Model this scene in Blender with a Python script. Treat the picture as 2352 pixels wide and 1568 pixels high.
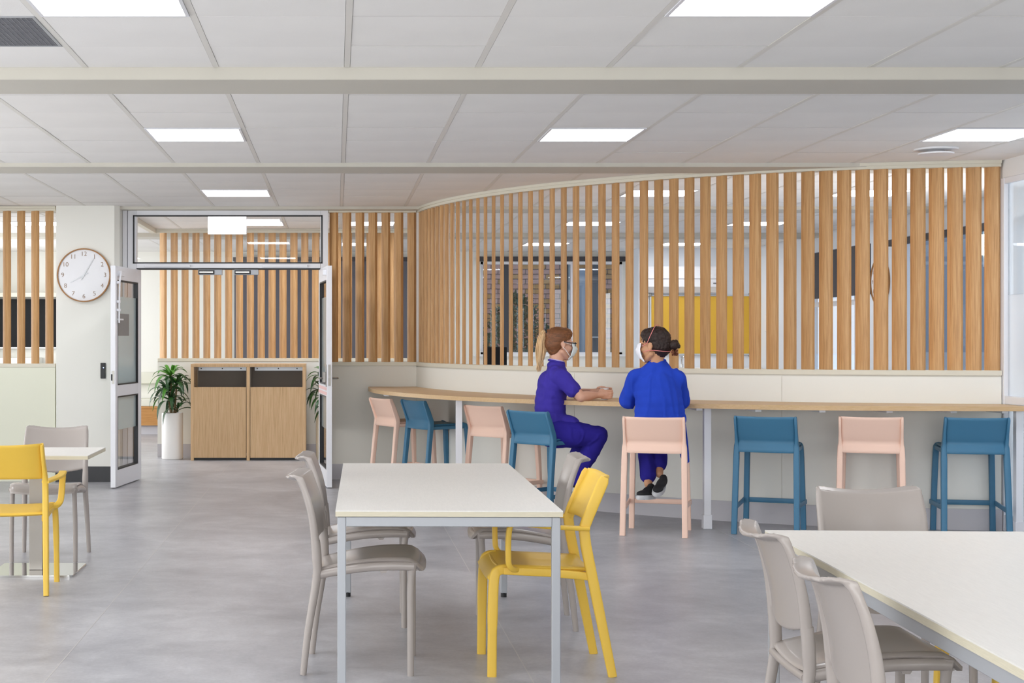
import bpy, bmesh, math, random
from mathutils import Vector, Matrix, Euler, noise
random.seed(7)
PI = math.pi
for o in list(bpy.data.objects):
    bpy.data.objects.remove(o)
SC = bpy.context.scene
COL = SC.collection

# ------------------------------------------------------------------ camera, world, exposure
F = 3490.0            # focal length in pixels of the 2352 px wide frame
VX, VY = 772.0, 778.0 # vanishing point (the camera looks straight along +Y, lens shifted)
HC = 1.40             # camera height
cam = bpy.data.cameras.new('camera'); co = bpy.data.objects.new('camera', cam); COL.objects.link(co)
cam.sensor_width = 36; cam.lens = F / 2352 * 36
cam.shift_x = (1176 - VX) / 2352; cam.shift_y = -(784 - VY) / 2352
cam.clip_start = 0.05; cam.clip_end = 200
co.location = (0, 0, HC); co.rotation_euler = (PI / 2, 0, 0)
SC.camera = co
SC.view_settings.view_transform = 'Standard'; SC.view_settings.look = 'None'
SC.view_settings.exposure = 0.22; SC.view_settings.gamma = 1.0
SC.view_settings.use_curve_mapping = False
SC.cycles.max_bounces = 12; SC.cycles.diffuse_bounces = 6; SC.cycles.glossy_bounces = 4
SC.cycles.transparent_max_bounces = 16; SC.cycles.use_denoising = True
SC.cycles.sample_clamp_indirect = 6
w = bpy.data.worlds.new('world'); SC.world = w; w.use_nodes = True
bg = w.node_tree.nodes['Background']; bg.inputs[0].default_value = (0.72, 0.80, 0.95, 1); bg.inputs[1].default_value = 1.25
PANEL = 12.0           # strength of the ceiling panels

# unseen area lamps, added as soft fill behind the camera and beside the rooms
def fill_lamp(name, loc, rot, sx, sy, power, col=(.955, .975, 1.0)):
    l = bpy.data.lights.new(name, 'AREA'); l.shape = 'RECTANGLE'; l.size = sx; l.size_y = sy; l.energy = power; l.color = col
    o = bpy.data.objects.new(name, l); COL.objects.link(o); o.location = loc; o.rotation_euler = rot
fill_lamp('fill_front', (0.2, -3.1, 1.45), (PI / 2, 0, 0), 9.5, 1.9, 240)
fill_lamp('fill_left', (-5.5, 6.0, 1.45), (PI / 2, 0, -PI / 2), 12, 1.9, 240)
fill_lamp('fill_side', (5.46, 8.6, 1.5), (PI / 2, 0, 0), .95, 2.2, 22)  # added out of view to light the back room from the right
fill_lamp('fill_right_back', (5.93, 12.15, 1.6), (PI / 2, 0, PI / 2), 1.5, 1.7, 60)  # added lamp just inside the right window, brightens the back room
fill_lamp('fill_back_left', (-5.5, 19.0, 1.5), (PI / 2, 0, -PI / 2), 5, 1.9, 140)  # added out of view to brighten the corridor and left back room

def at(x, y, Y):      # a point of the room from where it shows and how far away it is
    return Vector(((x - VX) * Y / F, Y, HC - (y - VY) * Y / F))

# ------------------------------------------------------------------ materials
def lin(h):
    h = h.lstrip('#'); c = [int(h[i:i + 2], 16) / 255 for i in (0, 2, 4)]
    return tuple(v / 12.92 if v <= 0.04045 else ((v + 0.055) / 1.055) ** 2.4 for v in c) + (1,)
M = {}
def mat(name, col, rough=0.5, metal=0.0, bump=0, bscale=200, vary=0.0, vscale=5, coat=0, spec=None, stretch=None):
    m = bpy.data.materials.new(name); m.use_nodes = True; nt = m.node_tree; N = nt.nodes; L = nt.links
    b = N['Principled BSDF']; b.inputs['Base Color'].default_value = lin(col)
    b.inputs['Roughness'].default_value = rough; b.inputs['Metallic'].default_value = metal
    if spec is not None: b.inputs['Specular IOR Level'].default_value = spec
    if coat: b.inputs['Coat Weight'].default_value = coat; b.inputs['Coat Roughness'].default_value = 0.2
    tc = N.new('ShaderNodeTexCoord'); mp = N.new('ShaderNodeMapping'); L.new(tc.outputs['Object'], mp.inputs[0])
    if stretch: mp.inputs['Scale'].default_value = stretch
    if vary:
        n = N.new('ShaderNodeTexNoise'); n.inputs['Scale'].default_value = vscale; n.inputs['Detail'].default_value = 6
        L.new(mp.outputs[0], n.inputs['Vector'])
        r = N.new('ShaderNodeValToRGB'); c = lin(col)
        r.color_ramp.elements[0].position = 0.3; r.color_ramp.elements[1].position = 0.7
        r.color_ramp.elements[0].color = tuple(v * (1 - vary) for v in c[:3]) + (1,)
        r.color_ramp.elements[1].color = tuple(min(1, v * (1 + vary)) for v in c[:3]) + (1,)
        L.new(n.outputs['Fac'], r.inputs[0]); L.new(r.outputs[0], b.inputs['Base Color'])
    if bump:
        n2 = N.new('ShaderNodeTexNoise'); n2.inputs['Scale'].default_value = bscale; n2.inputs['Detail'].default_value = 3
        L.new(mp.outputs[0], n2.inputs['Vector'])
        bp = N.new('ShaderNodeBump'); bp.inputs['Strength'].default_value = bump; bp.inputs['Distance'].default_value = 0.002
        L.new(n2.outputs['Fac'], bp.inputs['Height']); L.new(bp.outputs[0], b.inputs['Normal'])
    M[name] = m; return m
def wood(name, c1, c2, c3, axis='z', rough=0.45):
    m = bpy.data.materials.new(name); m.use_nodes = True; nt = m.node_tree; N = nt.nodes; L = nt.links
    b = N['Principled BSDF']; b.inputs['Roughness'].default_value = rough
    b.inputs['Specular IOR Level'].default_value = 0.3
    tc = N.new('ShaderNodeTexCoord'); oi = N.new('ShaderNodeObjectInfo'); mp = N.new('ShaderNodeMapping')
    ad = N.new('ShaderNodeVectorMath'); ad.operation = 'ADD'
    sc = N.new('ShaderNodeMath'); sc.operation = 'MULTIPLY'; sc.inputs[1].default_value = 37
    L.new(oi.outputs['Random'], sc.inputs[0]); L.new(tc.outputs['Object'], ad.inputs[0]); L.new(sc.outputs[0], ad.inputs[1])
    L.new(ad.outputs[0], mp.inputs[0])
    s = {'z': (14, 14, 0.5), 'x': (0.5, 14, 14), 'y': (14, 0.5, 14)}[axis]; mp.inputs['Scale'].default_value = s
    n = N.new('ShaderNodeTexNoise'); n.inputs['Scale'].default_value = 7; n.inputs['Detail'].default_value = 7; n.inputs['Roughness'].default_value = 0.65
    L.new(mp.outputs[0], n.inputs['Vector'])
    r = N.new('ShaderNodeValToRGB'); e = r.color_ramp.elements
    e[0].position = 0.3; e[0].color = lin(c1); e[1].position = 0.72; e[1].color = lin(c3)
    k = r.color_ramp.elements.new(0.5); k.color = lin(c2)
    L.new(n.outputs['Fac'], r.inputs[0])
    hv = N.new('ShaderNodeHueSaturation'); mr = N.new('ShaderNodeMapRange'); mr.inputs[3].default_value = 0.93; mr.inputs[4].default_value = 1.06
    L.new(oi.outputs['Random'], mr.inputs[0]); L.new(mr.outputs[0], hv.inputs['Value']); L.new(r.outputs[0], hv.inputs['Color'])
    L.new(hv.outputs[0], b.inputs['Base Color'])
    bp = N.new('ShaderNodeBump'); bp.inputs['Strength'].default_value = 0.15; bp.inputs['Distance'].default_value = 0.001
    L.new(n.outputs['Fac'], bp.inputs['Height']); L.new(bp.outputs[0], b.inputs['Normal'])
    M[name] = m; return m
def glass(name, tint=(1, 1, 1), gl=0.0, body=0.0, bodycol='#dfe6e6', rough=0.0):
    m = bpy.data.materials.new(name); m.use_nodes = True; nt = m.node_tree; N = nt.nodes; L = nt.links
    N.remove(N['Principled BSDF']); out = N['Material Output']
    t = N.new('ShaderNodeBsdfTransparent'); t.inputs[0].default_value = tint + (1,)
    g = N.new('ShaderNodeBsdfGlossy'); g.inputs['Roughness'].default_value = rough
    ge = N.new('ShaderNodeNewGeometry'); dt = N.new('ShaderNodeVectorMath'); dt.operation = 'DOT_PRODUCT'
    L.new(ge.outputs['Normal'], dt.inputs[0]); L.new(ge.outputs['Incoming'], dt.inputs[1])
    def mt(op, a, b=None):
        q = N.new('ShaderNodeMath'); q.operation = op; q.use_clamp = op != 'SUBTRACT'
        for i_, v in enumerate((a, b)):
            if v is None: continue
            if isinstance(v, (int, float)): q.inputs[i_].default_value = v
            else: L.new(v, q.inputs[i_])
        return q.outputs[0]
    c1 = mt('SUBTRACT', 1.0, mt('ABSOLUTE', dt.outputs['Value']))
    ad = N.new('ShaderNodeMath'); ad.operation = 'MULTIPLY_ADD'; ad.inputs[1].default_value = .9; ad.inputs[2].default_value = .035 + gl; ad.use_clamp = True
    L.new(mt('POWER', c1, 5.0), ad.inputs[0])
    base = t.outputs[0]
    if body > 0:
        d = N.new('ShaderNodeBsdfDiffuse'); d.inputs[0].default_value = lin(bodycol)
        tr = N.new('ShaderNodeBsdfTranslucent'); tr.inputs[0].default_value = lin(bodycol)
        m0 = N.new('ShaderNodeMixShader'); m0.inputs[0].default_value = 0.5
        L.new(d.outputs[0], m0.inputs[1]); L.new(tr.outputs[0], m0.inputs[2])
        m1 = N.new('ShaderNodeMixShader'); m1.inputs[0].default_value = body
        L.new(t.outputs[0], m1.inputs[1]); L.new(m0.outputs[0], m1.inputs[2]); base = m1.outputs[0]
    mx = N.new('ShaderNodeMixShader'); L.new(ad.outputs[0], mx.inputs[0]); L.new(base, mx.inputs[1]); L.new(g.outputs[0], mx.inputs[2])
    L.new(mx.outputs[0], out.inputs[0]); M[name] = m; return m
def emis(name, col, s):
    m = bpy.data.materials.new(name); m.use_nodes = True; N = m.node_tree.nodes
    b = N['Principled BSDF']; b.inputs['Base Color'].default_value = lin(col)
    b.inputs['Emission Color'].default_value = lin(col); b.inputs['Emission Strength'].default_value = s
    M[name] = m; return m

mat('wall', '#e9e8e1', 0.6, bump=0.05)
mat('wall_green', '#e3e4d2', 0.6, bump=0.05)
mat('wall_grey', '#dedbd2', 0.6, bump=0.05)
mat('wall_cool', '#e3e7ec', 0.6)
mat('trim', '#d9d4c4', 0.5)
mat('trim_white', '#ececec', 0.45)
mat('beam', '#cac6bb', 0.65, vary=0.02, vscale=2)
mat('skirting', '#c4c2c7', 0.4)
mat('skirting_black', '#26272b', 0.35)
mat('tile', '#efedea', 0.8, bump=0.35, bscale=260, vary=0.03, vscale=1.5)
mat('tee', '#e2dfd9', 0.5); mat('void', '#8f8c87', 0.8)  # void: backing darkened to put shade into the gaps between tiles
mat('white_metal', '#e6e7ec', 0.35, spec=0.5)
mat('white_plastic', '#e8e8ea', 0.4)
mat('black', '#121316', 0.4)
mat('gasket', '#16181c', 0.5)
mat('steel', '#98948f', 0.4, metal=1.0, bump=0.1, bscale=60, stretch=(1, 1, 30))
mat('polished', '#d4d4d2', 0.06, metal=1.0)
mat('frame_silver', '#a7aaaf', 0.38, metal=0.15, bump=0.03)
mat('tabletop', '#dedcd7', 0.38, vary=0.03, vscale=30, bump=0.1, bscale=90, stretch=(6, 0.5, 1), spec=0.35)
mat('table_edge', '#cdc6b0', 0.5, vary=0.06, vscale=20, stretch=(1, 1, 20))
mat('plastic_blue', '#3d7393', 0.42, bump=0.12, bscale=500, spec=0.45)
mat('plastic_pink', '#efccb9', 0.42, bump=0.12, bscale=500, spec=0.4)
mat('plastic_yellow', '#dfb848', 0.42, bump=0.12, bscale=500, spec=0.4)
mat('plastic_grey', '#a29a95', 0.26, spec=0.5)
mat('grille', '#85868c', 0.5, metal=0.3)
mat('cabinet_inside', '#8d847b', 0.6)
mat('pot_white', '#eeedec', 0.45)
mat('pot_cream', '#e6dfcb', 0.5)
mat('soil', '#2a211b', 0.9, bump=0.6, bscale=80)
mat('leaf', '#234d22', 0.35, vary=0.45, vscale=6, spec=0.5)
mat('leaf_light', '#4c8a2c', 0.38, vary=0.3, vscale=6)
mat('leaf_shrub', '#2f4a3c', 0.5, vary=0.3, vscale=3)
mat('stem', '#6c5a3c', 0.8, vary=0.2, vscale=30)
mat('cushion', '#d9d8c9', 0.55, bump=0.1, bscale=60)
mat('blind', '#4a484c', 0.8, bump=0.3, bscale=400)
mat('blind_grey', '#626168', 0.8, bump=0.3, bscale=400)
mat('felt', '#d9ac3e', 0.9, bump=0.4, bscale=300)
mat('alu', '#c4c7cb', 0.35, metal=0.6)
mat('clock_face', '#e9e9ec', 0.4)
mat('clock_rim', '#9a6a34', 0.45, vary=0.15, vscale=20)
mat('clock_ink', '#8d6b4a', 0.5)
mat('clock_hand', '#b8babd', 0.3, metal=0.5)
mat('skin', '#d8a68c', 0.5, bump=0.06, bscale=300)
mat('skin_tan', '#c6936f', 0.5, bump=0.06, bscale=300)
def cloth(name, col):
    m = mat(name, col, 0.85, bump=0.35, bscale=900, vary=0.06, vscale=9, spec=0.15); return m
cloth('scrubs', '#41369e'); cloth('scrubs_trouser', '#30288e'); cloth('gown', '#2645b8'); cloth('gown_trouser', '#2b2789')
mat('undershirt', '#b9aee0', 0.8)
mat('mask', '#dfeaea', 0.7, bump=0.3, bscale=200)
mat('mask_white', '#ececf2', 0.7, bump=0.3, bscale=200)
mat('mask_strap', '#f0f2f2', 0.6)
mat('strap_pink', '#ea8b87', 0.5)
mat('hair_auburn', '#7a4e30', 0.5, vary=0.35, vscale=60, bump=0.8, bscale=90, stretch=(0.25, 1.6, 1.6), spec=0.4)
mat('hair_blond', '#d3b083', 0.5, vary=0.35, vscale=60, bump=0.8, bscale=120, stretch=(2, 2, 0.15), spec=0.4)
mat('hair_dark', '#2b1c18', 0.55, vary=0.5, vscale=45, bump=1.0, bscale=60, spec=0.35)
mat('hair_brown_tip', '#6b3a22', 0.55, vary=0.4, vscale=45)
mat('glasses', '#1c1b26', 0.3)
mat('eye', '#e8e6e2', 0.2); mat('iris', '#3a3129', 0.2)
mat('shoe_black', '#1b1b1e', 0.7, bump=0.5, bscale=400)
mat('sole', '#c9cbce', 0.6, vary=0.12, vscale=12)
mat('sole_grey', '#8c8f93', 0.6, vary=0.3, vscale=14)
mat('cup', '#f1eeec', 0.5)
mat('seam', '#b9b7b6', 0.4)
mat('brick', '#a98a80', 0.9, bump=0.6, bscale=60, vary=0.16, vscale=8)
mat('brick_ochre', '#a5835a', 0.9, bump=0.6, bscale=60, vary=0.16, vscale=8)
mat('mortar', '#6c6668', 0.9)
mat('concrete', '#8b8e94', 0.9, vary=0.1, vscale=2)
mat('pipe_dark', '#3b3e45', 0.5)
mat('pipe_pale', '#7d929b', 0.5)
mat('cladding', '#7f8a97', 0.5)
mat('ground', '#77777a', 0.9)
mat('sticker', '#85827f', 0.6)
mat('sticker_red', '#dfb4b2', 0.5)
mat('screen', '#0b0c0f', 0.5, spec=0.2)
mat('knob', '#8f8d88', 0.3, metal=0.9)
mat('chrome', '#c8c8c8', 0.1, metal=1.0)
wood('slat_wood', '#b0875a', '#c69c6c', '#d4af80')
wood('cab_wood', '#bf9c72', '#cfad84', '#dabb94')
wood('bench_wood', '#cba97b', '#d2b186', '#d8ba93', 'x')
wood('booth_wood', '#a8763f', '#bf8b52', '#cf9d64', 'x')
glass('glass'); glass('glass_dim', (0.93, 0.96, 0.98))
glass('glass_frost', body=0.86, bodycol='#d3dedf', rough=0.15)
glass('glass_partition', (0.95, 0.98, 1.0), body=0.5, bodycol='#d3d8dc')
glass('glass_partition_frost', body=0.85, bodycol='#dfe3e7', rough=0.2)
emis('panel', '#f8fafe', PANEL); emis('exit_glow', '#ffffff', 3.0); emis('led_blue', '#8fb4ff', 6); emis('tube_glow', '#f4ffe8', 8)

# floor: grey vinyl with a concrete look
def floor_mat():
    m = bpy.data.materials.new('vinyl'); m.use_nodes = True; nt = m.node_tree; N = nt.nodes; L = nt.links
    b = N['Principled BSDF']; b.inputs['Roughness'].default_value = 0.33; b.inputs['Specular IOR Level'].default_value = 0.45
    tc = N.new('ShaderNodeTexCoord'); mp = N.new('ShaderNodeMapping'); mp.inputs['Scale'].default_value = (1.0, 1.0, 1)
    L.new(tc.outputs['Object'], mp.inputs[0])
    def nz(s, d, r, dist=0):
        n = N.new('ShaderNodeTexNoise'); n.inputs['Scale'].default_value = s; n.inputs['Detail'].default_value = d
        n.inputs['Roughness'].default_value = r; n.inputs['Distortion'].default_value = dist; L.new(mp.outputs[0], n.inputs['Vector']); return n
    a = nz(1.3, 8, 0.62, 0.6); c = nz(7, 9, 0.75, 0.3); f = nz(60, 3, 0.6)
    r = N.new('ShaderNodeValToRGB'); e = r.color_ramp.elements
    e[0].position = 0.36; e[0].color = lin('#8a8a90'); e[1].position = 0.66; e[1].color = lin('#c2c2c6')
    k = e.new(0.5); k.color = lin('#a5a5aa')
    m1 = N.new('ShaderNodeMath'); m1.operation = 'MULTIPLY_ADD'; m1.inputs[1].default_value = 0.5
    m2 = N.new('ShaderNodeMath'); m2.operation = 'MULTIPLY_ADD'; m2.inputs[1].default_value = 0.36
    m3 = N.new('ShaderNodeMath'); m3.operation = 'MULTIPLY'; m3.inputs[1].default_value = 0.14
    L.new(f.outputs[0], m3.inputs[0]); L.new(c.outputs[0], m2.inputs[0]); L.new(m3.outputs[0], m2.inputs[2])
    L.new(a.outputs[0], m1.inputs[0]); L.new(m2.outputs[0], m1.inputs[2]); L.new(m1.outputs[0], r.inputs[0])
    L.new(r.outputs[0], b.inputs['Base Color'])
    rr = N.new('ShaderNodeMapRange'); rr.inputs[3].default_value = 0.26; rr.inputs[4].default_value = 0.42
    L.new(c.outputs[0], rr.inputs[0]); L.new(rr.outputs[0], b.inputs['Roughness'])
    M['vinyl'] = m
floor_mat()
def brick_mat():
    m = bpy.data.materials.new('brick_far'); m.use_nodes = True; nt = m.node_tree; N = nt.nodes; L = nt.links
    b = N['Principled BSDF']; b.inputs['Roughness'].default_value = 0.9
    tc = N.new('ShaderNodeTexCoord'); mp = N.new('ShaderNodeMapping'); mp.inputs['Rotation'].default_value = (PI / 2, 0, PI / 2)
    L.new(tc.outputs['Object'], mp.inputs[0]); t = N.new('ShaderNodeTexBrick'); L.new(mp.outputs[0], t.inputs['Vector'])
    t.inputs['Color1'].default_value = lin('#a3764f'); t.inputs['Color2'].default_value = lin('#8d5f45'); t.inputs['Mortar'].default_value = lin('#6d6660')
    t.inputs['Scale'].default_value = 1.0; t.inputs['Brick Width'].default_value = 0.24; t.inputs['Row Height'].default_value = 0.086; t.inputs['Mortar Size'].default_value = 0.006
    L.new(t.outputs[0], b.inputs['Base Color']); M['brick_far'] = m
brick_mat()

# ------------------------------------------------------------------ mesh helpers
def finish(me, angle=35):
    for p in me.polygons: p.use_smooth = True
    try: me.set_sharp_from_angle(angle=math.radians(angle))
    except Exception: pass
def obj(name, bm, m=None, parent=None, angle=35, loc=None, rot=None):
    me = bpy.data.meshes.new(name)
    if isinstance(bm, bpy.types.Mesh): me = bm
    else:
        bmesh.ops.recalc_face_normals(bm, faces=bm.faces); bm.to_mesh(me); bm.free(); finish(me, angle)
    o = bpy.data.objects.new(name, me); COL.objects.link(o)
    if m: me.materials.clear(); me.materials.append(M[m])
    if parent: o.parent = parent
    if loc: o.location = loc
    if rot: o.rotation_euler = rot
    return o
def inst(name, src, parent=None, loc=(0, 0, 0), rot=(0, 0, 0), scale=None, m=None):
    o = bpy.data.objects.new(name, src.data); COL.objects.link(o); o.parent = parent
    o.location = loc; o.rotation_euler = rot
    if scale: o.scale = scale
    if m: o.material_slots[0].link = 'OBJECT'; o.material_slots[0].material = M[m]
    return o
def tag(o, label, cat, group=None, kind=None):
    o['label'] = label; o['category'] = cat
    if group: o['group'] = group
    if kind: o['kind'] = kind
    return o
def thing(name, label, cat, loc=(0, 0, 0), rz=0, group=None):
    o = bpy.data.objects.new(name, None); COL.objects.link(o); o.location = loc; o.rotation_euler = (0, 0, rz)
    o.empty_display_size = 0.1
    return tag(o, label, cat, group)
def struct(name, bm, m, parent=None):
    o = obj(name, bm, m, parent)
    if not parent: o['kind'] = 'structure'
    return o
def copy_tree(o, parent=None):
    c = o.copy(); COL.objects.link(c); c.parent = parent
    for ch in list(o.children): copy_tree(ch, c)
    return c
def box(bm, x0, x1, y0, y1, z0, z1, bev=0, seg=1):
    r = bmesh.ops.create_cube(bm, size=1.0, matrix=Matrix.Translation(((x0 + x1) / 2, (y0 + y1) / 2, (z0 + z1) / 2)) @ Matrix.Diagonal((abs(x1 - x0), abs(y1 - y0), abs(z1 - z0), 1)))
    if bev:
        es = list({e for v in r['verts'] for e in v.link_edges})
        bmesh.ops.bevel(bm, geom=es, offset=bev, segments=seg, affect='EDGES', profile=0.6)
    return bm
def B(*a, **k): return box(bmesh.new(), *a, **k)
def rbox(w, d, r, n=4):   # rounded rectangle outline
    pts = []
    for cx, cy, a0 in ((w / 2 - r, d / 2 - r, 0), (-w / 2 + r, d / 2 - r, 90), (-w / 2 + r, -d / 2 + r, 180), (w / 2 - r, -d / 2 + r, 270)):
        for i in range(n + 1):
            a = math.radians(a0 + 90 * i / n); pts.append((cx + r * math.cos(a), cy + r * math.sin(a)))
    return pts
def circ(r, n=12, sy=1): return [(r * math.cos(2 * PI * i / n), r * sy * math.sin(2 * PI * i / n)) for i in range(n)]
def prism(bm, outline, z0, z1, bev=0):
    vs = [bm.verts.new((x, y, z0)) for x, y in outline]; vt = [bm.verts.new((x, y, z1)) for x, y in outline]
    n = len(vs)
    bm.faces.new(vs[::-1]); bm.faces.new(vt)
    for i in range(n): bm.faces.new((vs[i], vs[(i + 1) % n], vt[(i + 1) % n], vt[i]))
    if bev:
        es = [e for e in bm.edges if all(v in vt for v in e.verts) or all(v in vs for v in e.verts)]
        bmesh.ops.bevel(bm, geom=es, offset=bev, segments=2, affect='EDGES')
    return bm
def sweep(bm, pts, prof, side=None, scales=None, cap=True, closed=False):
    """prof: outline (a along side, b along the normal in the bending plane)"""
    pts = [Vector(p) for p in pts]; n = len(pts); rings = []
    pn = None
    for i, p in enumerate(pts):
        if closed: t = pts[(i + 1) % n] - pts[(i - 1) % n]
        else: t = pts[min(i + 1, n - 1)] - pts[max(i - 1, 0)]
        t = t.normalized()
        if side is not None:
            s = Vector(side); s = (s - t * s.dot(t)).normalized()
        else:
            if pn is None:
                s = t.cross(Vector((0, 0, 1)));
                if s.length < 1e-3: s = Vector((1, 0, 0))
                s = s.normalized()
            else: s = (pn - t * pn.dot(t)).normalized()
            pn = s
        nn = s.cross(t).normalized()
        k = scales[i] if scales else 1
        if not isinstance(k, tuple): k = (k, k)
        rings.append([bm.verts.new(p + s * a * k[0] + nn * b * k[1]) for a, b in prof])
    m = len(prof)
    for i in range(n if closed else n - 1):
        r0, r1 = rings[i], rings[(i + 1) % n]
        for j in range(m):
            bm.faces.new((r0[j], r0[(j + 1) % m], r1[(j + 1) % m], r1[j]))
    if cap and not closed:
        bm.faces.new(rings[0][::-1]); bm.faces.new(rings[-1])
    return bm
def curve(pts, n=6):       # Catmull-Rom
    P = [Vector(p) for p in pts]; out = []
    for i in range(len(P) - 1):
        p0 = P[max(i - 1, 0)]; p1 = P[i]; p2 = P[i + 1]; p3 = P[min(i + 2, len(P) - 1)]
        for k in range(n):
            t = k / n
            out.append(0.5 * ((2 * p1) + (-p0 + p2) * t + (2 * p0 - 5 * p1 + 4 * p2 - p3) * t * t + (-p0 + 3 * p1 - 3 * p2 + p3) * t ** 3))
    out.append(P[-1]); return out
def slab(bm, f, nu, nv, th):
    """a curved sheet f(u,v), u and v in 0..1, with thickness and a rounded rim"""
    G = [[Vector(f(i / nu, j / nv)) for j in range(nv + 1)] for i in range(nu + 1)]
    e = 1e-3
    front, back = [], []
    for i in range(nu + 1):
        fr, bk = [], []
        for j in range(nv + 1):
            u, v = i / nu, j / nv
            du = Vector(f(min(u + e, 1), v)) - Vector(f(max(u - e, 0), v)); dv = Vector(f(u, min(v + e, 1))) - Vector(f(u, max(v - e, 0)))
            nn = du.cross(dv); nn = nn.normalized() if nn.length > 1e-12 else Vector((0, 0, 1))
            fr.append(bm.verts.new(G[i][j] + nn * th / 2)); bk.append(bm.verts.new(G[i][j] - nn * th / 2))
        front.append(fr); back.append(bk)
    for i in range(nu):
        for j in range(nv):
            bm.faces.new((front[i][j], front[i + 1][j], front[i + 1][j + 1], front[i][j + 1]))
            bm.faces.new((back[i][j], back[i][j + 1], back[i + 1][j + 1], back[i + 1][j]))
    rim = [(i, 0) for i in range(nu)] + [(nu, j) for j in range(nv)] + [(i, nv) for i in range(nu, 0, -1)] + [(0, j) for j in range(nv, 0, -1)]
    k = len(rim); mids = []
    for q, (i, j) in enumerate(rim):
        c = G[i][j]; ci = G[min(max(i, 1), nu - 1)][min(max(j, 1), nv - 1)]
        d = (c - ci); d = d.normalized() if d.length > 0 else Vector((0, 0, 0)); mids.append(bm.verts.new(c + d * th * 0.45))
    for q in range(k):
        i, j = rim[q]; i2, j2 = rim[(q + 1) % k]
        bm.faces.new((front[i][j], mids[q], mids[(q + 1) % k], front[i2][j2]))
        bm.faces.new((back[i][j], back[i2][j2], mids[(q + 1) % k], mids[q]))
    return bm
def cylinder(bm, r, z0, z1, c=(0, 0), n=24, r2=None):
    bmesh.ops.create_cone(bm, cap_ends=True, segments=n, radius1=r, radius2=r if r2 is None else r2, depth=z1 - z0,
                          matrix=Matrix.Translation((c[0], c[1], (z0 + z1) / 2)))
    return bm
def ball(bm, c, r, rot=(0, 0, 0), sub=3):
    if not isinstance(r, (tuple, list)): r = (r, r, r)
    bmesh.ops.create_icosphere(bm, subdivisions=sub, radius=1, matrix=Matrix.Translation(c) @ Euler(rot).to_matrix().to_4x4() @ Matrix.Diagonal((r[0], r[1], r[2], 1)))
def limb(bm, p0, r0, p1, r1, fl=1.0, n=18):
    """tapered capsule"""
    p0 = Vector(p0); p1 = Vector(p1); d = p1 - p0; L = d.length
    q = d.to_track_quat('Z', 'Y').to_matrix().to_4x4()
    mid = (p0 + p1) / 2
    bmesh.ops.create_cone(bm, cap_ends=True, segments=n, radius1=r0, radius2=r1, depth=L, matrix=Matrix.Translation(mid) @ q)
    ball(bm, p0, r0, sub=2); ball(bm, p1, r1, sub=2)
def blob(name, bm, m, parent, voxel=0.008, smooth=6, disp=None, keep=None):
    """weld overlapping closed shapes into one continuous skin"""
    me = bpy.data.meshes.new(name); bm.to_mesh(me); bm.free()
    t = bpy.data.objects.new(name + '_src', me); COL.objects.link(t)
    r = t.modifiers.new('r', 'REMESH'); r.mode = 'VOXEL'; r.voxel_size = voxel; r.use_smooth_shade = True
    if smooth:
        s = t.modifiers.new('s', 'SMOOTH'); s.iterations = smooth; s.factor = 0.5
    bpy.context.view_layer.update()
    dg = bpy.context.evaluated_depsgraph_get()
    me2 = bpy.data.meshes.new_from_object(t.evaluated_get(dg)); bpy.data.objects.remove(t); bpy.data.meshes.remove(me)
    me2.name = name
    if disp:
        nm = [v.normal.copy() for v in me2.vertices]
        for v, nn in zip(me2.vertices, nm): v.co += nn * disp(v.co)
    if keep:
        b2 = bmesh.new(); b2.from_mesh(me2)
        bmesh.ops.delete(b2, geom=[v for v in b2.verts if not keep(v.co)], context='VERTS'); b2.to_mesh(me2); b2.free()
    for p in me2.polygons: p.use_smooth = True
    return obj(name, me2, m, parent)
def text_mesh(s, size, depth=0.001):
    cu = bpy.data.curves.new('t', 'FONT'); cu.body = s; cu.size = size; cu.extrude = depth; cu.align_x = 'CENTER'; cu.align_y = 'CENTER'; cu.offset = -size * 0.012
    t = bpy.data.objects.new('t', cu); COL.objects.link(t); bpy.context.view_layer.update()
    me = bpy.data.meshes.new_from_object(t.evaluated_get(bpy.context.evaluated_depsgraph_get())); bpy.data.objects.remove(t)
    return me

# ------------------------------------------------------------------ the setting
ZC = 2.707                         # ceiling
XL, XR, YB, YR = -5.6, 6.0, -3.2, 22.8
YF, YCOL, YLW = 15.2, 14.9, 15.0   # wall planes at the end of the room
fl = struct('floor', B(XL - .3, XR + .3, YB - .3, YR + .3, -0.1, 0), 'vinyl')
for i, x in enumerate((-5.19, -3.19, -1.19, 0.805, 2.8, 4.8)):
    struct('weld_seam', B(x - .0022, x + .0022, YB, YR, 0, 0.0006), 'seam', fl)

struct('wall_left', B(XL - .2, XL, YB, YR, 0, ZC + .3), 'wall')
struct('wall_front', B(XL - .2, XR + .2, YB - .2, YB, 0, ZC + .3), 'wall')   # behind the camera
# rear wall of the rooms beyond, with a window
WX0, WX1, WZ0, WZ1 = 2.17, 4.30, 1.158, 2.56
bm = bmesh.new(); box(bm, XL, WX0, YR, YR + .2, 0, ZC + .1); box(bm, WX1, XR, YR, YR + .2, 0, ZC + .1)
box(bm, WX0, WX1, YR, YR + .2, 0, WZ0); box(bm, WX0, WX1, YR, YR + .2, WZ1, ZC + .1)
struct('wall_back', bm, 'wall')
struct('wall_kitchen', B(4.36, XR, 21.9, YR, 0, ZC), 'wall_cool')
# right outer wall X = 6 with two window openings
bm = bmesh.new(); x0, x1 = XR, XR + .2
wa, wb = (17.1, 19.55), (11.9, 16.35); z0, z1 = 0.75, 2.48
for a, b in ((YB, wb[0]), (wb[1], wa[0]), (wa[1], YR)): box(bm, x0, x1, a, b, 0, ZC + .1)
for a, b in (wa, wb):
    box(bm, x0, x1, a, b, 0, z0); box(bm, x0, x1, a, b, z1, ZC + .1)
struct('wall_right', bm, 'wall_cool')

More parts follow.
